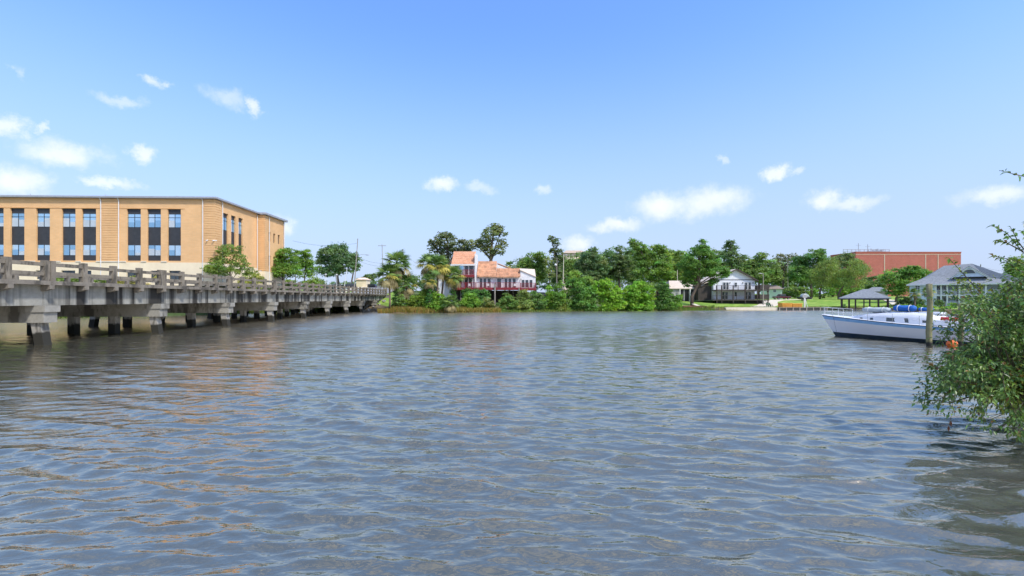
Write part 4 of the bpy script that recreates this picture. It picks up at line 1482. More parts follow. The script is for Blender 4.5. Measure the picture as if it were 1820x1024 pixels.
def wires(pole, pts_list, label=None):
    inv = pole.matrix_world
    for a, b, sag in pts_list:
        a, b = np.array(a), np.array(b)
        pts = []
        for t in np.linspace(0, 1, 14):
            p = a + (b - a) * t
            p[2] -= sag * 4 * t * (1 - t)
            pts.append(p)
        loc = np.array(pole.location)
        c, s_ = math.cos(-pole.rotation_euler[2]), math.sin(-pole.rotation_euler[2])
        lp = [((p - loc)[0] * c - (p - loc)[1] * s_, (p - loc)[0] * s_ + (p - loc)[1] * c, (p - loc)[2]) for p in pts]
        MB().tube(lp, .022, 4).build('wire', M['black'], pole)
A1 = at(635, 128, zpy(432, 128))
A2 = at(634, 128, zpy(455, 128))
A3 = at(633, 128, zpy(462, 128))
B1 = at(678, 175, zpy(437, 175))
C1 = at(716, 150, zpy(447, 150))
wires(P_A[0], [(A2, at(716, 150, zpy(455, 150)), 2.2), (A3, at(716, 150, zpy(466, 150)), 1.6), (A1, at(520, 112, zpy(428, 112)), 1.0)])
wires(P_C[0], [(C1, at(775, 135, zpy(478, 135)), 1.5), (at(716, 150, zpy(458, 150)), at(775, 135, zpy(482, 135)), 1.2)])
wires(P_J[0], [(at(1742, 150, zpy(474, 150)), at(1850, 150, zpy(482, 150)), 1.0), (at(1742, 150, zpy(478, 150)), at(1850, 150, zpy(487, 150)), 1.0)])

def screened_fence():
    d = 124.0
    z0 = gz(585, d) - .1
    r = empty('screened_fence', at(553, d, z0), -YAW)
    tag(r, 'chain fence with dark green windscreen in front of the big oak', 'fence')
    s = d / F
    L = 60 * s
    n = 6
    pm = MB().tube([(0, -.06, 0), (0, -.06, 2.35)], .05, 6).mesh('post', M['metal_grey'])
    for i in range(n + 1):
        put('post', pm, r, (L * i / n, 0, 0))
    sm = MB().box(.06, L / n - .06, -.015, .015, .25, 2.2).mesh('screen', M['screen_green'])
    for i in range(n):
        put('screen', sm, r, (L * i / n, 0, 0))
    MB().bar((0, -.06, 2.3), (L, -.06, 2.3), .05).build('top_rail', M['metal_grey'], r)
screened_fence()
for px, d, t, lab in ((579, 121, 489, 'white post lamp before the dark green screened fence, farther from the pole'), (598.5, 121, 489.5, 'white post lamp before the dark green screened fence, nearer to the pole')):
    z0 = gz(px, d)
    r = tag(empty('post_lamp', at(px, d, z0 - .1), -YAW), lab, 'lamp', 'post lamps by the fence')
    h = zpy(t, d) - z0 + .1
    MB().tube([(0, 0, 0), (0, 0, h)], .06, 8).build('post', M['white_trim'], r)
    MB().box(-.16, .16, -.16, .16, h, h + .35).build('lamp_head', M['white_trim'], r, bevel=.04)
    MB().box(-.2, .2, -.2, .2, 0, .6).build('plinth', M['stone_light'], r)
r = tag(empty('barrier_arm', at(611, 120, gz(611, 120) - .1), -YAW), 'raised white barrier arm leaning by the fence end', 'barrier')
s = 120 / F
MB().box(-.2, .2, -.2, .2, 0, 1.1).build('barrier_post', M['metal_grey'], r, bevel=.03)
MB().bar((0, 0, .9), (6 * s, 0, zpy(476, 120) - gz(611, 120)), .12, .12).build('arm', M['white_trim'], r)
MB().bar((0, 0, 1.3), (-7 * s, 0, 1.7), .07, .07).build('counterweight_arm', M['white_trim'], r)

def ribbed_tub(px0, px1, d, label):
    s = d / F
    r = tag(empty('float_tub', at(px0, d, gz((px0 + px1) / 2, d) + .02), -YAW), label, 'float', 'orange floats on the bank')
    L = (px1 - px0) * s
    prof = [(.25, 0), (L - .25, 0), (L - .05, .35), (L, .9), (L, 1.55), (0, 1.55), (0, .9), (.06, .35)]
    MB().prism(prof, 'y', -.9, .9).build('hull', M['orange_paint'], r, bevel=.1)
    for i in range(9):
        x = .22 + (L - .44) * i / 8
        MB().box(x - .05, x + .05, -.98, .98, .30, 1.50).build('rib', M['orange_paint'], r)
    MB().box(-.07, L + .07, -1.0, 1.0, 1.52, 1.64).build('rim', M['orange_paint'], r, bevel=.03)
    for x in (.4, L - .4):
        MB().box(x - .12, x + .12, -.7, .7, -.12, .02).build('skid', M['dark_wood'], r)
ribbed_tub(1386, 1404, 113.0, 'orange ribbed tub on the bank, the one nearer the white house')
ribbed_tub(1404.6, 1422, 113.2, 'orange ribbed tub on the bank, the one nearer the sign post')

def adirondack(px, d, label):
    r = tag(empty('garden_chair', at(px, d, gz(px, d) + .02), -YAW + R(15)), label, 'chair', 'garden chairs at the water')
    MB().box(-.3, .3, -.3, .3, .36, .41).build('seat', M['green_plastic'], r)
    for k in range(4):
        MB().bar((-.24 + k * .16, .28, .38), (-.24 + k * .16, .52, 1.05), .13, .03).build('back_slat', M['green_plastic'], r)
    for sx in (-.34, .34):
        MB().box(sx - .05, sx + .05, -.35, .3, .58, .62).build('armrest', M['green_plastic'], r)
        for sy in (-.28, .26):
            MB().box(sx - .035, sx + .035, sy - .04, sy + .04, 0, .58).build('leg', M['green_plastic'], r)
adirondack(1365.3, 114.5, 'dark green garden chair on the sandy drive, farther from the orange tubs')
adirondack(1369.8, 114.5, 'dark green garden chair on the sandy drive, nearer to the orange tubs')

def sign_post():
    px, d = 1430, 113.5
    r = tag(empty('sign_post', at(px, d, gz(px, d)), -YAW), 'white post with a small blank board and a brace on the lawn', 'sign')
    h = zpy(522, d) - gz(px, d)
    MB().box(-.13, .13, -.13, .13, -.2, h).build('post', M['white_trim'], r)
    MB().box(-.55, .55, -.17, -.131, h - 1.0, h - .25).build('board', M['grey_wall'], r)
    MB().bar((.1, 0, h - 1.2), (.95, 0, .1), .08).build('brace', M['white_trim'], r)
sign_post()

def trailer_boat():
    px, d = 1430, 146.0
    r = tag(empty('covered_boat', at(px, d, gz(px, d)), -YAW), 'black boat under a grey cover parked on the lawn', 'boat')
    MB().prism([(-1.7, .55), (1.7, .55), (2.1, 1.0), (2.0, 1.15), (-2.0, 1.15), (-2.0, .9)], 'y', -.85, .85).build('hull', M['black'], r, bevel=.12)
    MB().prism([(-1.2, 1.151), (1.3, 1.151), (.9, 1.9), (.2, 2.25), (-.6, 2.2), (-1.1, 1.7)], 'y', -.7, .7).build('cover', M['grey_cloth'], r, bevel=.2)
    for y in (-.8, .8):
        wheel(r, -.2, y, .33, .2)
    MB().box(-1.9, 2.6, -.05, .05, .42, .54).build('trailer_beam', M['metal_grey'], r)
trailer_boat()

# low wooden landing and planks at the soil bank
def landing():
    s = 112 / F
    r = tag(empty('landing_stage', at(1250, 112, 0), -YAW), 'low weathered plank landing at the water below the big oak', 'dock')
    for i in range(9):
        MB().box(2 * s + i * 2.6 * s, 2 * s + i * 2.6 * s + 2.4 * s, -.6, 1.0, .30, .38).build('plank', M['grey_wood'], r)
    for x in (3 * s, 14 * s, 25 * s):
        MB().tube([(x, -.5, -1.2), (x, -.5, .9)], .1, 8).build('post', M['dark_wood'], r)
    MB().bar((4 * s, .5, .5), (-6 * s, 4.0, 1.5), 1.1, .1).build('ramp', M['stone_light'], r)
landing()
ribbon('mulch_bed', [at(1204, 113.0)[:2], at(1222, 114.6)[:2], at(1240, 115)[:2], at(1254, 114.6)[:2]], 3.6, mat('mulch', (.20, .095, .06), (.11, .06, .04), 2, .95, .5), .14, 'reddish brown mulch bank under the oak', .35)

def rubble():
    """broken concrete lying against the abutment"""
    rng = random.Random(5)
    for i in range(26):
        px = rng.uniform(640, 684)
        d = 100 + rng.uniform(0, 9)
        p = at(px, d)
        z = max(ground_z(p[0], p[1]), -.1)
        w = rng.uniform(.35, .9)
        mb = MB()
        vs = []
        for sx in (-1, 1):
            for sy in (-1, 1):
                for sz in (-1, 1):
                    vs.append((sx * w * rng.uniform(.35, .6), sy * w * rng.uniform(.35, .6), sz * w * rng.uniform(.2, .4)))
        mb.add(vs, [(0, 1, 3, 2), (4, 6, 7, 5), (0, 4, 5, 1), (2, 3, 7, 6), (0, 2, 6, 4), (1, 5, 7, 3)])
        o = mb.build('rubble_block', M['concrete_cap'])
        o.location = (p[0], p[1], z + w * .15)
        o.rotation_euler = (rng.uniform(-.5, .5), rng.uniform(-.5, .5), rng.uniform(0, 3))
        tag(o, 'broken grey rubble block heaped on the bank under the bridge end', 'rubble', 'rubble at the bridge abutment')
rubble()

# ------------------------------------------------------------------ moored sailing boat
def build_boat():
    ang = math.atan2(.871, -.492) - YAW
    u, d = 28.45, 28.1
    loc = (u * cs + d * sn, -u * sn + d * cs, 0)
    r = tag(empty('sailing_boat', loc, ang), 'white mastless sailing boat with blue stripes moored at the pilings', 'boat')
    L = 8.75
    xs = np.linspace(0, 1, 25)
    def half_deck(t):
        return 1.38 * (np.sin(np.pi * (.30 + .70 * t) ** 1.05) ** .62 if t < 1 else 0) * (1 if t < .985 else .6)
    def sheer(t):
        return 1.06 + .52 * t ** 1.7
    rows = np.array([-.45, -.12, .02, .20, .21, .50, .80, 1.0])     # fraction handled below
    def sect(t):
        hb = max(half_deck(t), .02)
        sh = sheer(t)
        pts = []
        for k, f in enumerate((-.5, -.15, .0, .20, .50, .80, .86, .91, .955, 1.0)):
            z = f * sh if f > 0 else f
            fl = np.clip((z + .5) / (sh + .5), 0, 1)
            w = hb * (fl ** (.38 + .55 * t))
            # raked stem and reverse-ish transom
            xx = t * (L - .95) + (t ** 5) * .95 * np.clip(z / sh, -.3, 1) - (1 - t) ** 6 * .25 * z
            pts.append((xx, w, z))
        return pts
    S = [sect(t) for t in xs]
    nrow = len(S[0])
    bands = {'bottom_paint': ('bottom_navy', range(0, 3)), 'topsides': ('gel_hull', range(3, 5)), 'sheer_stripe': ('blue_stripe', range(5, 6)),
             'upper_strake': ('blue_stripe', range(6, 7)), 'rub_rail': ('bottom_navy', range(8, 9)), 'toe_strake': ('blue_stripe', range(7, 8))}
    for nm, (mm, rg) in bands.items():
        mb = MB()
        for side in (1, -1):
            for k in rg:
                for i in range(len(S) - 1):
                    q = [S[i][k], S[i + 1][k], S[i + 1][k + 1], S[i][k + 1]]
                    q = [(a, side * b, c) for a, b, c in q]
                    mb.add(q, [(0, 1, 2, 3)] if side < 0 else [(3, 2, 1, 0)])
        for k in rg:                       # transom
            a, b = S[0][k], S[0][k + 1]
            mb.add([(a[0], a[1], a[2]), (a[0], -a[1], a[2]), (b[0], -b[1], b[2]), (b[0], b[1], b[2])], [(0, 1, 2, 3)])
        import bmesh
        o = mb.build(nm, M[mm], r, smooth=(nm != 'rub_rail'))
        bm = bmesh.new()
        bm.from_mesh(o.data)
        bmesh.ops.remove_doubles(bm, verts=bm.verts, dist=.0005)
        bmesh.ops.recalc_face_normals(bm, faces=bm.faces)
        bm.to_mesh(o.data)
        bm.free()
    # deck, crowned
    mb = MB()
    for i in range(len(S) - 1):
        for j in range(6):
            def P(s, f):
                w = s[-1][1] * .985
                y = w * (1 - 2 * f)
                return (s[-1][0], y, s[-1][2] - .01 + .07 * (1 - (1 - 2 * f) ** 2))
            mb.add([P(S[i], j / 6), P(S[i + 1], j / 6), P(S[i + 1], (j + 1) / 6), P(S[i], (j + 1) / 6)], [(0, 1, 2, 3)])
    mb.build('deck', M['gel_white'], r, smooth=True)
    # cabin trunk: lofted wedge
    cab = [(1.6, .86, .66), (2.2, .92, .76), (3.4, .95, .74), (4.6, .88, .62), (5.6, .70, .44), (6.5, .42, .22), (7.2, .16, .04)]
    mb = MB()
    prof = []
    for x, hw, h in cab:
        z0 = sheer(x / L) - .05
        ring = [(x, hw, z0), (x, hw * .93, z0 + h * .62), (x, hw * .74, z0 + h * .98), (x, hw * .35, z0 + h * 1.10), (x, 0, z0 + h * 1.13)]
        ring += [(a, -b, c) for a, b, c in ring[:-1]][::-1]
        prof.append(ring)
    n = len(prof[0])
    base = []
    for ring in prof:
        mb.v.extend(ring)
    for i in range(len(prof) - 1):
        for k in range(n - 1):
            a = i * n + k
            mb.f.append((a, a + n, a + n + 1, a + 1))
    mb.f.append(tuple(range(n)))
    mb.build('cabin', M['gel_white'], r, smooth=True)
    def side_win(x0, x1, z0, z1, nm='cabin_window', slope=0.35):
        for s in (1, -1):
            q = []
            for x, zz in ((x0, z0), (x1, z0), (x1 - slope * .1, z1), (x0 + (slope if s else 0), z1)):
                hw = np.interp(x, [c[0] for c in cab], [c[1] for c in cab])
                h = np.interp(x, [c[0] for c in cab], [c[2] for c in cab])
                zb = sheer(x / L) - .05
                f = zz
                y = hw * (1 - .07 * min(f / .62, 1)) + .012
                q.append((x, s * y, zb + f * h))
            mb = MB().add(q + [(a, b - s * .03, c) for a, b, c in q], [(0, 1, 2, 3), (7, 6, 5, 4), (0, 4, 5, 1), (1, 5, 6, 2), (2, 6, 7, 3), (3, 7, 4, 0)])
            mb.build(nm, M['glass_dark'], r)
    side_win(3.0, 4.25, .20, .58, slope=.05)
    side_win(2.0, 2.3, .28, .50, 'portlight', .03)
    side_win(5.05, 5.25, .25, .52, 'portlight', .02)
    side_win(5.75, 5.95, .25, .55, 'portlight', .02)
    # coach-roof hatch, companionway hood, cockpit coaming, winches
    MB().box(4.7, 5.3, -.3, .3, sheer(.57) + .56, sheer(.57) + .66).build('hatch', M['glass_dark'], r, bevel=.03)
    MB().box(1.5, 2.7, -.42, .42, sheer(.24) + .70, sheer(.24) + .86).build('companionway_hood', M['gel_white'], r, bevel=.06)
    for s in (1, -1):
        MB().bar((.25, s * .78, 1.22), (1.7, s * .88, 1.32), .14, .34).build('coaming', M['gel_white'], r, bevel=.03)
        MB().tube([(1.1, s * .88, 1.3), (1.1, s * .88, 1.52)], [.09, .07], 10).build('winch', M['chrome'], r)
    MB().box(.2, 1.5, -.68, .68, 1.04, 1.12).build('cockpit_seat', M['gel_hull'], r)
    # pulpit, stanchions, lifelines
    def deck_edge(t, side, inset=.06):
        i = t * (len(S) - 1)
        k = min(int(i), len(S) - 2)
        a, b = np.array(S[k][-1]), np.array(S[k + 1][-1])
        p = a + (b - a) * (i - k)
        return np.array((p[0], side * max(p[1] - inset, .0), p[2]))
    up = np.array((0, 0, .6))
    pul = MB()
    for side in (1, -1):
        a, b, c = deck_edge(.84, side), deck_edge(.92, side), deck_edge(.985, side)
        for p in (a, b, c):
            pul.tube([p, p + up], .014, 6)
        for f in (.5, 1.0):
            pul.tube([a + up * f, b + up * f, c + up * f, (L + .05, 0, c[2] + .6 * f)], .014, 6)
    pul.build('pulpit', M['white_trim'], r)
    for side in (1, -1):
        for t in (.12, .3, .48, .66):
            p = deck_edge(t, side)
            MB().tube([p, p + up], .012, 6).build('stanchion', M['chrome'], r)
        for f in (.55, 1.0):
            MB().tube([deck_edge(t, side) + up * f for t in (.02, .12, .3, .48, .66, .84)], .005, 4).build('lifeline', M['chrome'], r)
    pp = MB()
    for side in (1, -1):
        p, q = deck_edge(.0, side), deck_edge(.1, side)
        pp.tube([p, p + up], .014, 6).tube([q, q + up], .014, 6).tube([p + up, q + up], .014, 6)
    a, b = deck_edge(0, 1), deck_edge(0, -1)
    pp.tube([a + up, b + up], .014, 6)
    pp.build('pushpit', M['chrome'], r)
    # anchor roller and stay lying down the bow
    MB().tube([(L - .9, .5, sheer(.88) + .62), (L - 1.4, .75, .25)], .008, 4).build('mooring_line', M['black'], r)
    def deckthing(nm, label, cat, xyz, build):
        cx, cy = math.cos(ang), math.sin(ang)
        w = (loc[0] + xyz[0] * cx - xyz[1] * cy, loc[1] + xyz[0] * cy + xyz[1] * cx, xyz[2])
        e = tag(empty(nm, w, ang), label, cat)
        build(e)
    zc = sheer(.5) + .60
    def roll(L_, rad, m, flat=.7, ends=None):
        def f(e):
            pts = [(-L_ / 2 + L_ * k / 8, .03 * math.sin(k * 1.7), rad * flat) for k in range(9)]
            rr = [rad * (.55 if k in (0, 8) else .93 + .07 * math.sin(k * 2.3)) for k in range(9)]
            o = MB().tube(pts, rr, 14).build('bundle', m, e, True)
            o.scale = (1, 1.15, .85)
            for x in (-L_ * .25, L_ * .25):
                MB().tube([(x + .02 * k, (rad * 1.12) * math.cos(t) * 1.15, rad * flat * .85 + rad * 1.03 * math.sin(t) * .85) for k in (0,) for t in np.linspace(0, 6.3, 16)], .02, 5).build('strap', M['white_trim'], e)
        return f
    deckthing('rolled_dinghy', 'pale grey rolled inflatable dinghy lying on the cabin top', 'dinghy', (5.1, .15, zc + .09), roll(1.7, .22, M['grey_cloth']))
    deckthing('sail_bag', 'bright blue sail bag lying on the cabin top', 'bag', (3.5, .1, zc + .2), roll(1.25, .26, M['blue_cloth']))
    deckthing('cover_bundle', 'small blue folded cover behind the sail bag', 'bag', (2.4, .0, zc + .22), roll(.8, .15, M['blue_cloth']))
    deckthing('cushion_bundle', 'red rolled cushion lying at the cockpit', 'cushion', (1.35, .1, 1.43), roll(1.1, .17, M['red_cloth']))
build_boat()

def piling(px, d, ptop, rad, label):
    r = tag(empty('mooring_piling', at(px, d, 0), 0), label, 'piling', 'mooring pilings by the boat')
    z = zpy(ptop, d)
    rng = random.Random(px)
    pts = [(.02 * math.sin(k), .02 * math.cos(k * 1.3), -2 + (z + 2) * k / 10) for k in range(11)]
    MB().tube(pts, [rad * (1 + .05 * rng.uniform(-1, 1)) for _ in pts], 16).build('shaft', M['wet_piling'], r, True)
    MB().tube([(.02, 0, z - .001), (.02, 0, z + .03)], [rad * .97, rad * .8], 16).build('top', M['grey_wood'], r)
piling(1652, 27.4, 505, .148, 'thick mossy mooring piling standing before the sailing boat')
piling(1708, 27.6, 540, .13, 'shorter piling at the stern, half behind the bush')
r = tag(empty('mooring_buoy', at(1692, 27.0, 0), 0), 'round orange mooring buoy floating beside the piling', 'buoy')
MB().sphere((0, 0, .16), (.27, .27, .25), 20, 14).build('float', M['buoy_orange'], r, True)
MB().tube([(.09 * math.cos(t), 0, .47 + .09 * math.sin(t)) for t in np.linspace(0, 6.3, 14)], .02, 6).build('ring', M['chrome'], r)
# ------------------------------------------------------------------ vegetation
def quads_mesh(name, V, cols, m, per=4):
    """V: (n, per, 3) leaf corners; cols: (n, 3)"""
    n = len(V)
    me = bpy.data.meshes.new(name)
    me.vertices.add(n * per)
    me.vertices.foreach_set('co', V.reshape(-1).astype(np.float32))
    me.loops.add(n * per)
    me.loops.foreach_set('vertex_index', np.arange(n * per, dtype=np.int32))
    me.polygons.add(n)
    me.polygons.foreach_set('loop_start', (np.arange(n) * per).astype(np.int32))
    me.update(calc_edges=True)
    set_tint(me, np.repeat(cols, per, axis=0))
    me.materials.append(m)
    return me

def unit(a):
    return a / np.maximum(np.linalg.norm(a, axis=-1, keepdims=True), 1e-9)

def crown_leaves(rng, blobs, leaf, cover, col, var=.22, gap=.0, droop=0.0, back=.45, sub=.34, hue=.10):
    """leaf-clump faces spread through the crown: blobs -> twig clumps -> leaves"""
    P, Nn, T = [], [], []
    for (cx, cy, cz, rx, ry, rz) in blobs:
        area = 4 * math.pi * ((rx * rz + rx * ry + ry * rz) / 3)
        n_leaf = int(area * cover * 1.9 / (leaf * leaf))
        sr = sub * (rx * ry * rz) ** (1 / 3) + .15
        n_sub = max(7, int(area / (math.pi * sr * sr) * 2.0))
        dr = unit(rng.normal(size=(n_sub, 3)))
        keep = (dr[:, 1] < .45) | (rng.random(n_sub) < back)
        keep &= (dr[:, 2] > -.75) | (rng.random(n_sub) < .5)
        keep &= rng.random(n_sub) > gap
        dr = dr[keep]
        rad = rng.uniform(.45, 1.0, (len(dr), 1))
        C = np.array((cx, cy, cz)) + dr * rad * np.array((rx, ry, rz)) * .92
        tint = np.exp(rng.normal(0, var, len(dr)))
        hu = rng.normal(0, hue, len(dr))
        k = rng.integers(0, len(dr), n_leaf)
        q = unit(rng.normal(size=(n_leaf, 3)))
        q[:, 2] = np.where(q[:, 2] < -.3, -q[:, 2] * .6, q[:, 2])
        srk = sr * rng.uniform(.7, 1.3, len(dr))[k][:, None]
        pos = C[k] + q * srk * rng.uniform(.45, 1.08, (n_leaf, 1)) * np.array((1, 1, .78))
        if droop:
            pos[:, 2] -= droop * rng.random(n_leaf) ** 2
        nr = unit(q * .7 + np.array((0, 0, .55)) + rng.normal(0, .45, (n_leaf, 3)))
        P.append(pos)
        Nn.append(nr)
        tt = tint[k] * np.exp(rng.normal(0, .12, n_leaf))
        c = np.stack([col[0] * tt * (1 + hu[k]), col[1] * tt, col[2] * tt * (1 - hu[k] * .5)], -1)
        T.append(c)
    P, Nn, T = np.concatenate(P), np.concatenate(Nn), np.concatenate(T)
    n = len(P)
    t = unit(np.cross(Nn, rng.normal(size=(n, 3))))
    if droop:
        t = unit(t + np.array((0, 0, -1.2)))
    b = np.cross(Nn, t)
    L = (leaf * rng.uniform(.65, 1.25, (n, 1)))
    W = L * rng.uniform(.38, .6, (n, 1)) * (0.6 if droop else 1)
    V = np.stack([P - t * L * .8, P + b * W - t * L * .1, P + t * L * .85, P - b * W - t * L * .1], 1)
    T = T * 1.9
    T = T * (.36 / T[:, 1].mean()) ** .45 * np.array((1.12, 1.0, 1.0))          # leaf colours of one wood lie close together
    return V, np.clip(T, .004, .8)

def tree(label, d, blobs, trunk, col, name='tree', cover=.95, leaf=None, dens_gap=.0, seed=None, group=None, droop=0.0, tr=.32, limbs=True, var=.22, cat='tree', thick=1.0, bark='bark', sub=.34, back=.45):
    """blobs: (px, py, half width px, half height px[, depth shift m]) read off the photograph; trunk: (px, foot row or None)"""
    px0 = trunk[0]
    zg = gz(px0, d)
    base = at(px0, d, zg)
    r = tag(empty(name, base, -YAW), label, cat, group)
    rng = np.random.default_rng(seed if seed is not None else int(px0 * 7 + d))
    s = d / F
    B = []
    for b in blobs:
        px, py, a, c = b[:4]
        dy = b[4] if len(b) > 4 else rng.uniform(-.5, .5) * a * s
        B.append(((px - px0) * s, dy, zpy(py, d) - zg, a * s * 1.04, min(a, c * 1.5) * s * .9 * thick, c * s * 1.04))
    lf = leaf or .0023 * d
    V, T = crown_leaves(rng, B, lf, cover, col, var, dens_gap, droop, back, sub)
    put('crown', quads_mesh('crown', V, T, M['leaf']), r)
    if tr:
        low = min(B, key=lambda b: b[2] - b[5])
        top = max(B, key=lambda b: b[2])
        zc = low[2]
        tx = np.mean([b[0] for b in B])
        mb = MB()
        zt = max(zc, 1.0)
        w = [rng.uniform(-.15, .15) for _ in range(4)]
        pts = [(0, 0, -.5), (w[0], w[1], zt * .4), (tx * .35 + w[2], 0, zt * .8), (tx * .6, 0, zt * 1.05), (top[0] * .8, 0, top[2])]
        mb.tube(pts, [tr * 1.25, tr, tr * .85, tr * .7, tr * .2], 8)
        if limbs:
            for b in B:
                f = rng.uniform(.6, .95)
                st = np.array(pts[2]) * (1 - (f - .6)) + np.array(pts[3]) * (f - .6)
                e = np.array((b[0], b[1], b[2]))
                mid = (st + e) / 2 + np.array((rng.uniform(-.4, .4), rng.uniform(-.4, .4), rng.uniform(-.2, .5)))
                mb.tube([st, mid, e], [tr * .5, tr * .32, tr * .1], 6)
                for _ in range(4):
                    q = unit(rng.normal(size=3))
                    q[2] = abs(q[2])
                    e2 = e + q * np.array(b[3:6]) * .75
                    mb.tube([mid * .4 + e * .6, (e + e2) / 2, e2], [tr * .2, tr * .12, tr * .04], 5)
        mb.build('trunk', M[bark], r, True)
    return r

DK, MD, BR, YG, GG = (.050, .088, .026), (.082, .140, .030), (.125, .215, .034), (.19, .28, .045), (.088, .120, .052)

# beside the office building
tree('feathery young tree in front of the orange brick corner', 76, [(408, 462, 15, 28), (388, 474, 16, 18), (430, 474, 15, 20), (405, 483, 34, 13), (375, 481, 10, 9), (421, 448, 10, 15), (398, 448, 9, 14), (441, 483, 9, 9)], (408, 497), (.10, .155, .035), cover=.62, leaf=.15, tr=.12, sub=.26, dens_gap=.12)
tree('dense round tree at the rear corner of the orange building', 95, [(500, 466, 22, 22), (487, 480, 15, 17), (516, 474, 16, 22), (503, 486, 26, 13), (506, 453, 15, 13)], (502, 500), (.088, .168, .030), leaf=.2, tr=.15)
tree('bright green tree next to the dense round tree', 106, [(542, 462, 14, 18), (535, 478, 15, 20), (550, 480, 11, 18), (545, 452, 9, 9)], (542, 500), (.11, .20, .034), leaf=.21, tr=.15)
tree('small bushy tree between the two roadside trees', 112, [(524, 455, 9, 12), (530, 470, 9, 14)], (526, 495), MD, leaf=.22, tr=.1)
tree('big dark oak behind the screened fence', 140, [(598, 455, 27, 22), (580, 470, 22, 20), (615, 472, 22, 18), (593, 482, 32, 12), (606, 442, 14, 10), (575, 455, 13, 13), (630, 465, 13, 16), (585, 443, 10, 8)], (600, 500), (.058, .105, .045), tr=.5)
tree('sparse tree leaning out beside the tall road pole', 150, [(628, 462, 12, 16), (632, 476, 8, 12)], (626, 500), (.07, .115, .045), tr=.25, cover=.7)
tree('small dark tree behind the tan kiosk', 165, [(655, 494, 11, 7), (664, 492, 7, 6), (647, 497, 7, 5)], (655, 500), DK, tr=.2)

# behind the orange-roofed house
tree('spreading grey-green oak rising behind the tiled roof', 128, [(872, 420, 20, 18), (890, 412, 13, 11), (893, 434, 10, 10), (860, 440, 16, 14), (885, 446, 14, 10), (846, 434, 18, 12), (872, 451, 9, 10), (880, 404, 13, 7)], (870, 470), (.095, .125, .050), cover=.62, tr=.55, dens_gap=.10, sub=.25)
tree('broad dusky oak behind the palms and the tiled tower', 132, [(792, 430, 22, 16), (772, 440, 13, 13), (818, 440, 22, 15), (797, 448, 30, 12), (828, 450, 16, 10), (793, 419, 12, 7), (766, 432, 7, 7), (790, 462, 12, 10)], (800, 490), (.068, .092, .046), cover=.70, tr=.5, dens_gap=.08, sub=.25)

# centre wood
tree('rounded green tree beside the end of the red balconies', 145, [(948, 468, 20, 17), (930, 476, 12, 12), (964, 478, 15, 22), (950, 490, 24, 14), (960, 458, 12, 11)], (952, 510), (.090, .15, .034), tr=.35)
tree('tall slender dark tree with ragged crown in the centre', 138, [(989, 430, 9, 10), (985, 447, 10, 11), (993, 452, 10, 12), (988, 470, 12, 15), (980, 424, 7, 6), (990, 488, 13, 12), (1000, 462, 7, 8)], (989, 512), (.048, .075, .030), cover=.7, tr=.3, dens_gap=.1, sub=.3)
tree('thin pale tree below the slender dark tree', 132, [(974, 470, 8, 20), (978, 490, 9, 12)], (977, 515), (.13, .17, .065), cover=.45, tr=.16)
tree('pale green tree filling the gap beside the light poles', 150, [(1014, 476, 15, 20), (1022, 490, 14, 14), (1008, 495, 12, 12), (1028, 472, 12, 13)], (1014, 515), (.105, .175, .045), tr=.25)
tree('grey-green bushy tree in the centre of the wood', 142, [(1050, 462, 20, 18), (1034, 476, 16, 18), (1066, 475, 18, 20), (1050, 490, 30, 14), (1054, 448, 11, 9), (1042, 452, 9, 8)], (1050, 515), (.066, .112, .048), tr=.35)
tree('dark pointed tree between the grey-green and the bright trees', 147, [(1102, 450, 11, 15), (1095, 468, 14, 17), (1112, 470, 14, 18), (1100, 488, 20, 14), (1080, 470, 9, 12)], (1102, 515), (.052, .085, .035), tr=.35)
tree('large bright leafy tree at the edge of the centre wood', 134, [(1162, 450, 22, 16), (1143, 462, 20, 20), (1180, 462, 18, 20), (1160, 480, 34, 18), (1128, 432, 11, 9), (1138, 442, 13, 11), (1152, 497, 26, 12), (1185, 485, 14, 14), (1175, 444, 12, 9)], (1158, 520), (.088, .158, .034), tr=.45)
tree('light green tree peeping between the bright tree and the big oak', 165, [(1207, 455, 13, 12), (1200, 470, 13, 14), (1213, 480, 14, 18), (1203, 492, 14, 10)], (1207, 515), (.12, .19, .045), tr=.35)
tree('feathery pale shrub tree drooping over the bright hedge', 112, [(1160, 508, 10, 9), (1166, 520, 12, 14), (1175, 512, 8, 9)], (1166, 545), (.13, .19, .07), cover=.6, tr=.12, droop=.8)

# right part of the far shore
tree('big spreading oak with a leaning trunk in front of the low shed', 117, [(1242, 452, 22, 16), (1248, 438, 12, 11), (1222, 470, 20, 16), (1262, 468, 22, 18), (1240, 484, 30, 16), (1228, 500, 17, 12), (1272, 488, 20, 13), (1268, 503, 9, 10), (1285, 485, 8, 8)], (1230, 543), (.058, .125, .026), tr=.42, leaf=.24)
tree('tall dark tree behind the white gable', 165, [(1300, 442, 13, 12), (1296, 458, 14, 15), (1305, 474, 16, 16), (1315, 462, 10, 12), (1296, 432, 8, 6)], (1302, 515), (.050, .085, .036), tr=.4, cover=.8, sub=.28)
tree('wide mid green tree behind the roof of the white house', 168, [(1345, 468, 18, 13), (1328, 478, 15, 15), (1362, 478, 20, 16), (1342, 492, 28, 14), (1350, 455, 11, 8), (1375, 492, 16, 14)], (1348, 518), (.085, .142, .044), tr=.4)
tree('sparse grey tree with thin open crown behind the pole', 190, [(1390, 458, 12, 9), (1380, 466, 9, 9), (1401, 463, 10, 12), (1391, 477, 11, 9), (1412, 456, 7, 7)], (1392, 515), (.085, .10, .062), cover=.45, tr=.4, dens_gap=.2, sub=.24)
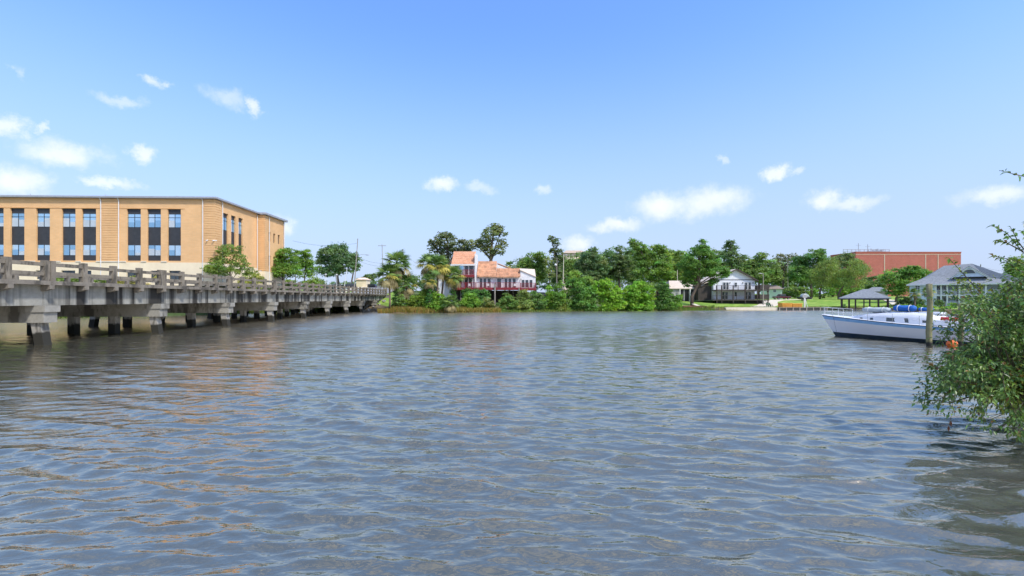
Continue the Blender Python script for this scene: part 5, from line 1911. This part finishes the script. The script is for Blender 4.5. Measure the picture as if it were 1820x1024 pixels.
tree('rounded deep green tree before the red brick wing', 182, [(1445, 460, 22, 14), (1425, 470, 18, 17), (1462, 468, 16, 15), (1440, 486, 32, 18), (1415, 488, 16, 16), (1455, 450, 12, 7)], (1442, 520), (.055, .115, .034), tr=.45)
tree('willowy light green tree on the lawn, farther from the boathouse', 158, [(1467, 478, 22, 16), (1452, 490, 14, 15), (1482, 488, 16, 16), (1465, 500, 18, 12), (1474, 466, 14, 8)], (1457, 528), (.115, .165, .048), tr=.3, droop=1.4, cover=.8)
tree('willowy light green tree on the lawn, nearer to the boathouse', 154, [(1512, 480, 24, 16), (1497, 492, 20, 17), (1530, 478, 15, 13), (1510, 503, 24, 12), (1518, 468, 16, 8)], (1491, 530), (.108, .158, .046), tr=.36, droop=1.4, cover=.8)
tree('small round tree top against the red brick wall', 195, [(1505, 458, 16, 9), (1490, 464, 13, 9), (1518, 463, 11, 7), (1505, 472, 20, 10)], (1505, 520), (.085, .125, .055), tr=.3)
tree('row-like dense tree filling the gap before the red brick wall', 135, [(1600, 490, 24, 14), (1578, 498, 16, 15), (1625, 488, 24, 12), (1605, 507, 30, 14), (1645, 490, 16, 13), (1590, 518, 20, 10), (1660, 496, 14, 12), (1612, 480, 20, 7)], (1592, 535), (.075, .150, .036), tr=.3)
tree('dark clipped conifer against the red brick wall', 190, [(1539, 502, 7, 11), (1539, 512, 7, 6)], (1539, 520), (.035, .05, .025), tr=.15, limbs=False)
tree('dense green tree behind the dark hip roof', 135, [(1802, 474, 18, 10), (1790, 484, 16, 9), (1822, 470, 22, 16), (1810, 490, 20, 10), (1850, 465, 24, 20)], (1812, 520), (.095, .165, .05), tr=.3)
tree('small tree between the pole and the dark hip roof', 150, [(1757, 488, 9, 6), (1763, 494, 8, 6)], (1758, 520), DK, tr=.2)

# second row: trees farther back that close the gaps
for px, py, a, c, d, col, lab in (
        (935, 486, 20, 16, 200, (.075, .125, .04), 'shadowy tree back of the rounded tree by the red balconies'),
        (1000, 484, 18, 22, 195, (.06, .105, .038), 'dark tree back of the slender tree and light poles'),
        (1040, 482, 20, 22, 205, (.07, .12, .042), 'deep green tree under the peach block'),
        (1080, 480, 20, 24, 200, (.055, .10, .036), 'dark tree closing the gap beside the grey-green tree'),
        (1125, 476, 20, 26, 200, (.07, .125, .038), 'green tree back of the dark pointed tree'),
        (1188, 480, 20, 22, 205, (.09, .15, .04), 'green tree back of the bright leafy tree'),
        (1222, 484, 20, 22, 190, (.06, .115, .034), 'dark tree between the pale pole and the oak'),
        (1275, 476, 20, 22, 195, (.065, .115, .036), 'tree back of the oak crown near the white gable'),
        (1325, 486, 22, 18, 200, (.06, .105, .036), 'dark tree just over the ridge of the white house'),
        (1378, 492, 22, 18, 205, (.065, .11, .04), 'shadowy tree back of the sparse grey tree'),
        (1412, 496, 18, 16, 210, (.055, .10, .036), 'dark tree over the cream carport'),
        (1480, 500, 24, 14, 200, (.065, .115, .036), 'dark tree behind the willowy pair on the lawn'),
        (1555, 510, 14, 9, 170, (.06, .11, .036), 'low dark tree behind the boathouse roof')):
    py, c, a = py - 9, c * 1.25, a * 1.15
    tree(lab, d, [(px, py, a, c), (px - a * .7, py + 10, a * .7, c * .7), (px + a * .7, py + 9, a * .7, c * .7), (px, py + 18, a * 1.2, c * .6)], (px, None), col, tr=.4, limbs=False, leaf=.42)

# shrubs: each its own plant
def shrub(label, d, blobs, col, **k):
    k.setdefault('cover', 1.0)
    k.setdefault('tr', .06)
    foot = lambda px: HOR + (H - max(gz(px, d), 0)) * F / d
    blobs = list(blobs) + [(b[0], min(foot(b[0]) - 3, b[1] + b[3] * 1.2), b[2] * .95, max(5, (foot(b[0]) - b[1]) * .45)) for b in blobs[:4] if b[1] + b[3] < foot(b[0]) - 2]
    k.setdefault('limbs', False)
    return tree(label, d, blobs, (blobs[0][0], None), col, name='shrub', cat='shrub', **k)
shrub('bright green bush beside the low fan palm', 94, [(776, 531, 16, 12), (788, 538, 12, 9), (765, 540, 14, 8)], (.11, .22, .03))
shrub('light green bush below the roadside palms', 94, [(740, 533, 14, 11), (728, 541, 12, 8), (752, 524, 10, 10)], (.12, .21, .035))
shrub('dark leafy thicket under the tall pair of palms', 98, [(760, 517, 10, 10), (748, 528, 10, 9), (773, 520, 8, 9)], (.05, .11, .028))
shrub('weedy bush at the foot of the ivy-clad palm', 93, [(714, 535, 9, 12), (706, 543, 8, 7)], (.085, .15, .035))
shrub('bright bush growing under the red deck, nearest the low fan palm', 99, [(835, 532, 14, 12), (826, 540, 11, 8), (846, 540, 10, 8)], (.10, .20, .032))
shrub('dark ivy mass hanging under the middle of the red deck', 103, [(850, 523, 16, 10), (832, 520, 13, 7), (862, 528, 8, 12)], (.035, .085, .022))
shrub('pale tufted bush in front of the thick deck pole', 100, [(867, 538, 11, 9), (858, 544, 8, 5), (875, 545, 7, 5)], (.15, .20, .075))
shrub('mid green bush between the two deck poles', 100, [(902, 534, 12, 12), (893, 540, 9, 9), (912, 540, 9, 8)], (.080, .15, .038))
shrub('tall pale bush at the far deck pole', 101, [(930, 528, 13, 14), (922, 538, 9, 10), (938, 540, 10, 9)], (.12, .18, .055))
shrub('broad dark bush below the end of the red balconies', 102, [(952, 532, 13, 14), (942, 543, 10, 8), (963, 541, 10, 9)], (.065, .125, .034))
shrub('loose yellowish bush at the waterline', 103, [(948, 545, 9, 6), (957, 546, 8, 6), (1000, 545, 10, 6)], (.15, .19, .05), cover=.8)
shrub('young bright tree-like bush sticking up beside the dark bush', 104, [(976, 520, 8, 14), (972, 535, 11, 12), (984, 530, 8, 12)], (.13, .25, .035))
shrub('tangled green bush beside the dark dome shrub', 104, [(995, 515, 11, 14), (992, 532, 14, 14), (1003, 540, 12, 10)], (.085, .165, .034))
shrub('large dark domed shrub at the water in the centre', 105, [(1036, 520, 19, 18), (1022, 528, 17, 18), (1050, 532, 14, 16), (1035, 540, 24, 11), (1028, 500, 15, 9), (1015, 508, 12, 10)], (.072, .155, .034))
shrub('yellow-green topped shrub behind the dark dome', 109, [(1042, 500, 13, 8), (1020, 494, 13, 6), (1050, 508, 11, 9)], (.13, .225, .045))
shrub('brilliant lime green shrub in the middle of the hedge', 105, [(1085, 515, 17, 12), (1072, 505, 16, 9), (1095, 525, 18, 13), (1078, 535, 18, 13), (1064, 520, 12, 12), (1090, 543, 20, 8)], (.155, .30, .034))
shrub('brilliant lime green shrub at the shed end of the hedge', 106, [(1135, 510, 18, 10), (1122, 520, 16, 12), (1150, 520, 14, 14), (1135, 534, 24, 13), (1118, 541, 14, 9), (1150, 542, 14, 8)], (.135, .28, .034))
shrub('dark bush at the hedge end beside the mulch bank', 108, [(1185, 524, 12, 14), (1175, 536, 12, 11), (1195, 535, 11, 11), (1180, 510, 9, 9)], (.055, .12, .028))
shrub('small bright bush sprawling over the bank edge', 109, [(1192, 540, 9, 7), (1200, 545, 9, 5), (1183, 546, 9, 4), (1207, 531, 7, 8)], (.10, .22, .034))
shrub('long clipped hedge before the cream carport', 172, [(1400, 517, 12, 6), (1416, 516, 12, 7), (1430, 517, 10, 6)], (.10, .165, .05))
shrub('low green hedge along the back of the lawn', 182, [(1470, 517, 12, 5), (1448, 518, 12, 5), (1495, 517, 14, 5), (1520, 517, 14, 5)], (.10, .20, .035))
shrub('stubby bush at the foot of the willowy tree', 156, [(1457, 527, 4, 4), (1464, 528, 3, 3)], (.05, .075, .03))
shrub('dark rounded bush at the corner of the blue house', 103, [(1604, 533, 9, 7), (1616, 534, 8, 6)], (.05, .09, .03))
shrub('dark bush between the two small palms', 104, [(1634, 537, 9, 6), (1622, 538, 7, 5)], (.045, .085, .03))
shrub('tall dark bush below the white balconies', 103, [(1664, 538, 6, 9), (1670, 542, 5, 6)], (.045, .085, .03))
shrub('clipped bright hedge in front of the blue house', 98, [(1635, 547, 13, 4), (1655, 548, 13, 4), (1678, 549, 12, 4), (1612, 546, 12, 4), (1700, 549, 14, 4)], (.09, .19, .03))
shrub('green hedge piece beside the porch of the blue house', 101, [(1690, 543, 11, 4), (1706, 543, 9, 4)], (.09, .18, .032))
shrub('wild green bush on the bank between the building and the bridge', 73, [(120, 497, 20, 6), (150, 499, 18, 6), (185, 500, 14, 5)], (.12, .19, .05))
shrub('yellowish scrub on the bank below the orange building', 76, [(250, 500, 22, 5), (215, 500, 16, 5), (285, 500, 18, 5)], (.19, .21, .06))
shrub('flowering scrub behind the bridge rails below the feathery tree', 84, [(380, 500, 22, 6), (420, 501, 22, 6), (455, 499, 15, 7)], (.16, .20, .05))
shrub('low green weeds behind the rails near the round trees', 104, [(480, 502, 20, 5), (515, 503, 20, 5), (555, 503, 18, 5)], (.13, .20, .05))

# the far wood behind everything: reads as one mass
def far_wood():
    rng = np.random.default_rng(8)
    B = []
    for px in np.arange(-500, 2350, 22):
        d = 330 + rng.uniform(-30, 40)
        top = rng.uniform(484, 500) if px > 640 else rng.uniform(496, 503)
        p = at(px + rng.uniform(-8, 8), d, 0)
        z1 = zpy(top, d)
        g = ground_z(p[0], p[1])
        hz = (z1 - g) / 2
        B.append((p[0], p[1], g + hz, rng.uniform(6, 9), 5, hz * 1.05))
    V, T = crown_leaves(rng, B, .9, .6, (.07, .115, .05), .2)
    o = put('distant_wood', quads_mesh('distant_wood', V, T, M['leaf']))
    tag(o, 'far wooded skyline behind the houses and trees', 'wood', kind='stuff')
far_wood()

# ------------------------------------------------------------------ palms: every frond is a part
def frond_mesh(name, m, nseg=15, spread=150, droop=.5, seed=1):
    rng = random.Random(seed)
    mb = MB()
    mb.tube([(0, 0, 0), (.5, 0, .05), (1.0, 0, .02)], [.035, .026, .018], 4)
    for i in range(nseg):
        a = R(-spread / 2 + spread * i / (nseg - 1))
        Ls = (1.15 + .1 * rng.uniform(-1, 1)) * (1 - .18 * abs(a) / R(spread / 2))
        hub = (.85 + .25 * math.cos(a), 0, .02)
        dx, dy = math.cos(a), math.sin(a)
        nx, ny = -dy, dx
        pts = []
        for t, w in ((0, .018), (.35, .062), (.7, .05), (1.0, .006)):
            x, y = hub[0] + dx * Ls * t, hub[1] + dy * Ls * t
            z = hub[2] + .10 * math.cos(a) * t - droop * (t ** 2.2) * (.7 + .5 * rng.random()) + .10 * abs(math.sin(a)) * t
            pts.append(((x - nx * w, y - ny * w, z), (x, y, z + w * .7), (x + nx * w, y + ny * w, z)))
        for k in range(3):
            A, B = pts[k], pts[k + 1]
            mb.add([A[0], B[0], B[1], A[1]], [(0, 1, 2, 3)])
            mb.add([A[1], B[1], B[2], A[2]], [(0, 1, 2, 3)])
    return mb.mesh(name, m, fix=False)
def plain_leaf(name, c):
    m, nt, b = _base(name, .5, .35)
    N, L = nt.nodes, nt.links
    oi = N.new('ShaderNodeObjectInfo')
    mr = N.new('ShaderNodeMapRange')
    mr.inputs['To Min'].default_value = .7
    mr.inputs['To Max'].default_value = 1.3
    L.new(oi.outputs['Random'], mr.inputs['Value'])
    v = N.new('ShaderNodeVectorMath')
    v.operation = 'SCALE'
    v.inputs[0].default_value = c
    L.new(mr.outputs[0], v.inputs['Scale'])
    L.new(v.outputs[0], b.inputs['Base Color'])
    t = N.new('ShaderNodeBsdfTranslucent')
    L.new(v.outputs[0], t.inputs['Color'])
    mx = N.new('ShaderNodeMixShader')
    mx.inputs[0].default_value = .3
    L.new(b.outputs[0], mx.inputs[1])
    L.new(t.outputs[0], mx.inputs[2])
    L.new(mx.outputs[0], nt.nodes['Material Output'].inputs[0])
    return m
FR = [frond_mesh('frond', plain_leaf('frond_green', (.14, .25, .06)), seed=1),
      frond_mesh('frond', plain_leaf('frond_light', (.24, .35, .08)), seed=2, droop=.65),
      frond_mesh('frond', plain_leaf('frond_yellow', (.52, .46, .09)), seed=3, droop=.8),
      frond_mesh('frond', plain_leaf('frond_dead', (.38, .32, .15)), seed=4, droop=1.0, spread=110)]

def palm(label, px, py, d, rad_px, foot=None, n=34, yellow=.2, dead=.25, ivy=False, seed=0, lean=0.0, trunk=True, squash=1.0):
    """(px,py): heart of the crown; rad_px its radius in the photograph"""
    rng = random.Random(seed + px)
    s = d / F
    zc = zpy(py, d)
    bx = px + lean
    zg = gz(bx, d) if foot is None else max(gz(bx, d) - .6, zpy(foot, d))
    r = tag(empty('palm_tree', at(bx, d, zg), -YAW), label, 'palm', 'cabbage palms')
    h = zc - zg
    top = np.array((-lean * s, 0, h))
    sc = rad_px * s / 2.05
    if trunk:
        pts = [tuple(top * t + np.array((.12 * math.sin(3 * t), 0, -.3 * (t == 0)))) for t in np.linspace(0, 1, 7)]
        MB().tube(pts, [.24, .2, .19, .18, .18, .2, .22], 10).build('trunk', M['palm_bark'], r, True)
    if ivy:
        V, T = crown_leaves(np.random.default_rng(seed + 3), [(top[0] * t, 0, h * t, .5 + .25 * (1 - t), .5, h * .17) for t in np.linspace(.08, .85, 5)], .16, 1.2, (.04, .105, .026), .2)
        put('ivy', quads_mesh('ivy', V, T, M['leaf']), r)
    for i in range(n):
        f = i / (n - 1)
        el = 82 - 128 * f ** .9 + rng.uniform(-9, 9)
        az = i * 137.5 + rng.uniform(-14, 14)
        if f > 1 - dead * .7:
            me = FR[3]
        elif f > .45 and rng.random() < yellow * 1.8:
            me = FR[2]
        else:
            me = FR[rng.choice((0, 0, 1))]
        k = sc * rng.uniform(.85, 1.08) * (.85 if f < .12 else 1)
        put('frond', me, r, tuple(top + np.array((0, 0, -.35 * f * sc))), (R(rng.uniform(-18, 18)), R(-el), R(az)), (k, k, k * squash))
    return r
palm('cabbage palm with a bare brown trunk at the bridge end', 690, 488, 92, 25, 546, 40, .10, .35, seed=1, lean=3)
palm('taller cabbage palm with an ivy-wrapped trunk at the bridge end', 706, 468, 94, 27, 545, 42, .08, .25, True, seed=2, lean=-4)
palm('squat bushy palm between the bridge palms and the bush', 722, 505, 95, 23, 530, 40, .12, .3, seed=3)
palm('tall palm at the back of the trio beside the tower', 762, 468, 99, 23, None, 36, .08, .3, seed=4)
palm('tall palm with yellow fronds before the tiled tower', 777, 472, 95, 24, 525, 42, .5, .15, seed=5)
palm('short palm with ivy trunk left of the tall yellow palm', 763, 498, 93, 16, 540, 36, .25, .3, True, seed=6)
palm('palm with yellow tips overlapping the red balcony', 806, 490, 97, 21, 530, 42, .4, .15, True, seed=7)
palm('dusky palm with a dark leaning trunk beside the white side wall', 788, 480, 99, 19, 524, 34, .1, .25, seed=8, lean=-3)
palm('low trunkless fan palm at the marsh edge', 800, 538, 92, 17, 548, 40, .12, .3, seed=9, trunk=False)
palm('distant palm top behind the beige roof', 906, 474, 150, 12, None, 26, .05, .2, seed=10)
palm('small palm before the blue house wall, farther from the piling', 1625, 521, 101, 11, None, 30, .35, .15, seed=11)
palm('small palm before the blue house wall, nearer to the piling', 1649, 518, 101, 11, None, 30, .3, .15, seed=12)
palm('young palm shrub at the end of the lime hedge', 1168, 516, 110, 13, 545, 26, .15, .3, seed=13)

# ------------------------------------------------------------------ reeds at the waterline
def reeds(name, label, spans, n, h0, h1, cols, seed):
    rng = np.random.default_rng(seed)
    V, C = [], []
    tot = sum(b[1] - b[0] for b in spans)
    for (p0, p1, d0, d1, k) in spans:
        m = int(n * (p1 - p0) / tot)
        for _ in range(m):
            px = rng.uniform(p0, p1)
            t = (px - p0) / (p1 - p0)
            d = d0 + (d1 - d0) * t + rng.uniform(-1.6, 2.8)
            p = at(px, d)
            z = max(ground_z(p[0], p[1]), -.15) - .05
            h = rng.uniform(h0, h1) * k
            a = rng.uniform(0, 3.14)
            w = .035 + .03 * rng.random()
            lx, ly = rng.normal(0, .16, 2) * h
            dx, dy = math.cos(a) * w, math.sin(a) * w
            V.append([(p[0] - dx, p[1] - dy, z), (p[0] + dx, p[1] + dy, z), (p[0] + lx * .4 + dx * .7, p[1] + ly * .4 + dy * .7, z + h * .6), (p[0] + lx, p[1] + ly, z + h)])
            c = np.array(cols[rng.integers(0, len(cols))]) * rng.uniform(.75, 1.25)
            C.append(c)
    o = put(name, quads_mesh(name, np.array(V), np.array(C), M['leaf']))
    tag(o, label, 'grass', kind='stuff')
reeds('marsh_grass', 'tawny marsh grass along the shore beside the bridge', [(672, 760, 91, 93, 1), (760, 890, 93, 97, 1)], 15000, .5, 1.25, [(.42, .27, .08), (.36, .26, .07), (.30, .29, .07), (.20, .25, .05), (.45, .33, .11)], 1)
reeds('shore_grass', 'bright green grass fringe along the central shore', [(890, 1060, 98, 105.5, .8), (1060, 1270, 106, 110.5, .8)], 11000, .4, 1.0, [(.13, .24, .04), (.20, .27, .05), (.10, .19, .035), (.28, .28, .07)], 2)
reeds('bank_grass', 'dry grass tufts on the low bank below the white house', [(1270, 1390, 111.5, 111.5, .5), (1430, 1600, 113, 117, .6)], 5000, .25, .7, [(.22, .26, .06), (.30, .28, .10), (.14, .22, .045)], 3)
reeds('bank_weeds', 'tall weeds on the bank behind the bridge', [(-60, 360, 57, 82, 1.2), (360, 660, 82, 108, 1.1)], 12000, .5, 1.3, [(.17, .25, .06), (.13, .22, .05), (.22, .26, .08)], 4)

# ------------------------------------------------------------------ overhanging bush at the near bank (foreground)
M['twig'] = mat('twig', (.17, .14, .085), (.10, .085, .05), 4, .9)

def near_bush():
    rng = np.random.default_rng(21)
    def W(px, py, d):
        d = d * 1.62
        return np.array(at(px, d, zpy(py, d)))
    root = W(1950, 700, 6.5)
    root[2] = .9
    r = tag(empty('overhanging_bush', tuple(root), 0), 'leafy green bush leaning out over the water at the near bank', 'bush')
    tips = []
    # outline of the mass, photo pixels
    poly = [(1705, 530), (1745, 535), (1790, 522), (1830, 480), (1960, 430), (1960, 755), (1828, 755), (1785, 728), (1740, 704), (1700, 706), (1665, 698), (1660, 680), (1680, 655), (1662, 640), (1672, 612), (1720, 600), (1725, 560), (1712, 530)]
    def inside(x, y):
        c = False
        j = len(poly) - 1
        for i in range(len(poly)):
            xi, yi = poly[i]
            xj, yj = poly[j]
            if (yi > y) != (yj > y) and x < (xj - xi) * (y - yi) / (yj - yi) + xi:
                c = not c
            j = i
        return c
    while len(tips) < 560:
        x, y = rng.uniform(1630, 1960), rng.uniform(440, 790)
        if inside(x, y) and math.hypot(x - 1692, (y - 606) * 1.3) > 26:
            tips.append((x, y, rng.uniform(4.7, 7.4), 1.0))
    loose = [(1648, 640, 5.6), (1646, 668, 5.4), (1637, 705, 5.5), (1650, 722, 5.3), (1690, 726, 5.0), (1668, 612, 5.8), (1700, 505, 5.9), (1692, 520, 5.9), (1672, 548, 5.9), (1705, 560, 5.7),
             (1690, 590, 5.7), (1740, 512, 5.8), (1660, 655, 5.6), (1640, 690, 5.6), (1735, 735, 5.0), (1790, 755, 4.8), (1775, 505, 5.7), (1750, 750, 4.9), (1815, 762, 4.7), (1680, 690, 5.3), (1722, 505, 6.1), (1708, 582, 5.9)]
    tips += [(x, y, d, .8) for x, y, d in loose]
    stems, twigs = MB(), MB()
    LP, LD, LS = [], [], []                        # leaf base, direction, size
    hubs = [W(x, y, d) for x, y, d in ((1850, 560, 6.1), (1830, 640, 5.8), (1860, 690, 5.5), (1810, 600, 6.5), (1880, 520, 6.5), (1780, 640, 5.7), (1800, 700, 5.3))]
    for h in hubs:
        m = (root + h) / 2 + rng.normal(0, .12, 3) + np.array((0, 0, -.15))
        stems.tube([root + rng.normal(0, .08, 3) * np.array((1, 1, .3)), m, h], [.075, .05, .03], 7)
    def leafy(path, nleaf, size, start=.25):
        seg = np.array(path)
        for _ in range(nleaf):
            t = start + (1 - start) * rng.random() ** .8
            i = t * (len(seg) - 1)
            k = min(int(i), len(seg) - 2)
            p = seg[k] + (seg[k + 1] - seg[k]) * (i - k)
            d = unit(seg[k + 1] - seg[k])
            q = unit(d * .7 + rng.normal(0, .65, 3) + np.array((0, 0, -.22)))
            LP.append(p)
            LD.append(q)
            LS.append(size * rng.uniform(.65, 1.2))
    for (x, y, d, k) in tips:
        e = W(x, y, d)
        h = min(hubs, key=lambda q: np.linalg.norm(q - e) + rng.uniform(0, .5))
        m = h + (e - h) * .55 + rng.normal(0, .20, 3) + np.array((0, 0, .22))
        path = [h, h + (m - h) * .5 + rng.normal(0, .03, 3), m, m + (e - m) * .6 + np.array((0, 0, .03)), e]
        twigs.tube(path, [.016, .012, .009, .007, .004], 4)
        leafy(path, int(14 * k), .094, .40)
        for c_, rad, cnt in ((e, .17, 26), (path[3], .20, 22), (path[2], .22, 12)):
            c_ = np.array(c_) + rng.normal(0, .04, 3)
            for _ in range(int(cnt * k)):
                q = unit(rng.normal(size=3))
                LP.append(c_ + q * rad * rng.uniform(.2, 1.0) * np.array((1.1, 1.1, .75)))
                LD.append(unit(q * .8 + unit(e - h) * .5 + np.array((0, 0, -.25)) + rng.normal(0, .35, 3)))
                LS.append(.09 * rng.uniform(.65, 1.2))
        for _ in range(2):                         # side twigs
            b = path[2] + (path[4] - path[2]) * rng.random()
            e2 = b + unit(unit(e - h) * .5 + rng.normal(0, .55, 3)) * rng.uniform(.18, .40)
            twigs.tube([b, (b + e2) / 2 + rng.normal(0, .015, 3), e2], [.004, .003, .002], 3)
            leafy([b, (b + e2) / 2, e2], int(10 * k), .086, .1)
    # bare twigs under the bush
    for _ in range(26):
        a = W(rng.uniform(1790, 1900), rng.uniform(690, 745), rng.uniform(4.9, 5.7))
        b = W(rng.uniform(1720, 1850), rng.uniform(735, 778), rng.uniform(4.7, 5.4))
        twigs.tube([a, (a + b) / 2 + rng.normal(0, .05, 3) + np.array((0, 0, -.05)), b], [.009, .006, .002], 4)
    nb = len(LP)
    # sky shoots: their leaves can be told apart, so each is a part
    shoots = [([(1925, 380, 5.9), (1880, 335, 5.8), (1838, 318, 5.8), (1800, 309, 5.75), (1776, 303, 5.75)], 17),
              ([(1935, 560, 5.9), (1860, 492, 5.8), (1815, 445, 5.75), (1790, 415, 5.75), (1762, 400, 5.7)], 34),
              ([(1840, 470, 5.8), (1810, 430, 5.7), (1795, 402, 5.7)], 16), ([(1850, 480, 5.7), (1835, 440, 5.6), (1818, 412, 5.6)], 22),
              ([(1850, 480, 5.8), (1800, 462, 5.7), (1764, 455, 5.7)], 20), ([(1818, 447, 5.75), (1790, 432, 5.7), (1770, 428, 5.7)], 16),
              ([(1860, 500, 5.7), (1810, 480, 5.7), (1785, 462, 5.7)], 18), ([(1855, 470, 5.5), (1838, 418, 5.5), (1824, 395, 5.5)], 14),
              ([(1760, 540, 5.9), (1715, 490, 5.9), (1686, 458, 5.9)], 18), ([(1740, 590, 5.8), (1700, 562, 5.7), (1672, 548, 5.7)], 14), ([(1720, 640, 5.6), (1680, 655, 5.5), (1648, 650, 5.5)], 16), ([(1740, 700, 5.4), (1690, 716, 5.3), (1634, 708, 5.4)], 20)]
    shoot = MB()
    for pts, n in shoots:
        path = [W(*p) for p in pts]
        shoot.tube(path, np.linspace(.015, .004, len(path)), 5)
        leafy(path, int(n * 1.3), .115, .3)
    LP, LD, LS = np.array(LP), np.array(LD), np.array(LS)
    rel = lambda mb: [tuple(np.array(v) - root) for v in mb.v]
    for nm, mb in (('stems', stems), ('twigs', twigs), ('shoots', shoot)):
        mb.v = rel(mb)
        o = mb.build(nm, M['twig'], r, True)
        o['kind'] = 'stuff'
    # leaf blades: narrow, folded along the midrib, curved down
    n = len(LP)
    up = np.array((0, 0, 1.0))
    side = unit(np.cross(LD, up + rng.normal(0, .55, (n, 3))))
    nor = np.cross(side, LD)
    nor *= np.sign(nor[:, 2:3] + 1e-6)
    L = LS[:, None]
    w = L * rng.uniform(.19, .28, (n, 1))
    P = LP - root
    a0 = P
    m1 = P + LD * L * .45 - nor * L * .01
    m2 = P + LD * L * .95 - up * L * .22
    l1, r1 = m1 + side * w + nor * w * .45, m1 - side * w + nor * w * .45
    base = np.array((.125, .225, .06))
    tt = np.exp(rng.normal(0, .28, n))[:, None]
    cols = base * tt
    # patches of fresh yellow-green and a few reddish old leaves
    ypx = np.array([W(1745, 720, 5.2) - root, W(1800, 700, 5.2) - root, W(1820, 590, 5.5) - root, W(1725, 470, 5.9) - root])
    for c_, rad in zip(ypx, (.55, .7, .6, .8)):
        dd = np.linalg.norm(P - c_, axis=1)
        mk = (dd < rad) & (rng.random(n) < .45)
        cols[mk] = np.array((.26, .30, .045)) * tt[mk]
    mk = rng.random(n) < .05
    cols[mk] = np.array((.24, .13, .05)) * tt[mk]
    mk = rng.random(n) < .22
    cols[mk] = np.array((.22, .30, .075)) * tt[mk]
    V = np.stack([np.stack([a0, l1, m2, m1], 1), np.stack([a0, m1, m2, r1], 1)], 1)      # n, 2, 4, 3
    M['bush_leaf'] = leaf_mat('bush_leaf', .38, .30, .5)
    o = put('foliage', quads_mesh('foliage', V[:nb].reshape(-1, 4, 3), np.repeat(cols[:nb], 2, 0), M['bush_leaf']), r)
    o['kind'] = 'stuff'
    for i in range(nb, n):
        o = V[i].reshape(-1, 4, 3) - P[i]
        put('leaf', quads_mesh('leaf', o, np.repeat(cols[i:i + 1], 2, 0), M['bush_leaf']), r, tuple(P[i]))
    # two withered leaves hanging on a thread-thin twig
    for (x, y, d) in ((1686, 757, 5.2), (1690, 748, 5.2)):
        p = W(x, y, d) - root
        q = np.array([[(0, 0, 0), (.034, .007, -.045), (.006, 0, -.115), (-.028, 0, -.05)]])
        put('withered_leaf', quads_mesh('withered_leaf', q, np.array([(.14, .05, .03)]), M['bush_leaf']), r, tuple(p))
    MB().tube([W(1700, 715, 5.2) - root, W(1692, 735, 5.2) - root, W(1686, 757, 5.2) - root], .004, 3).build('hanging_twig', M['bark'], r)
near_bush()
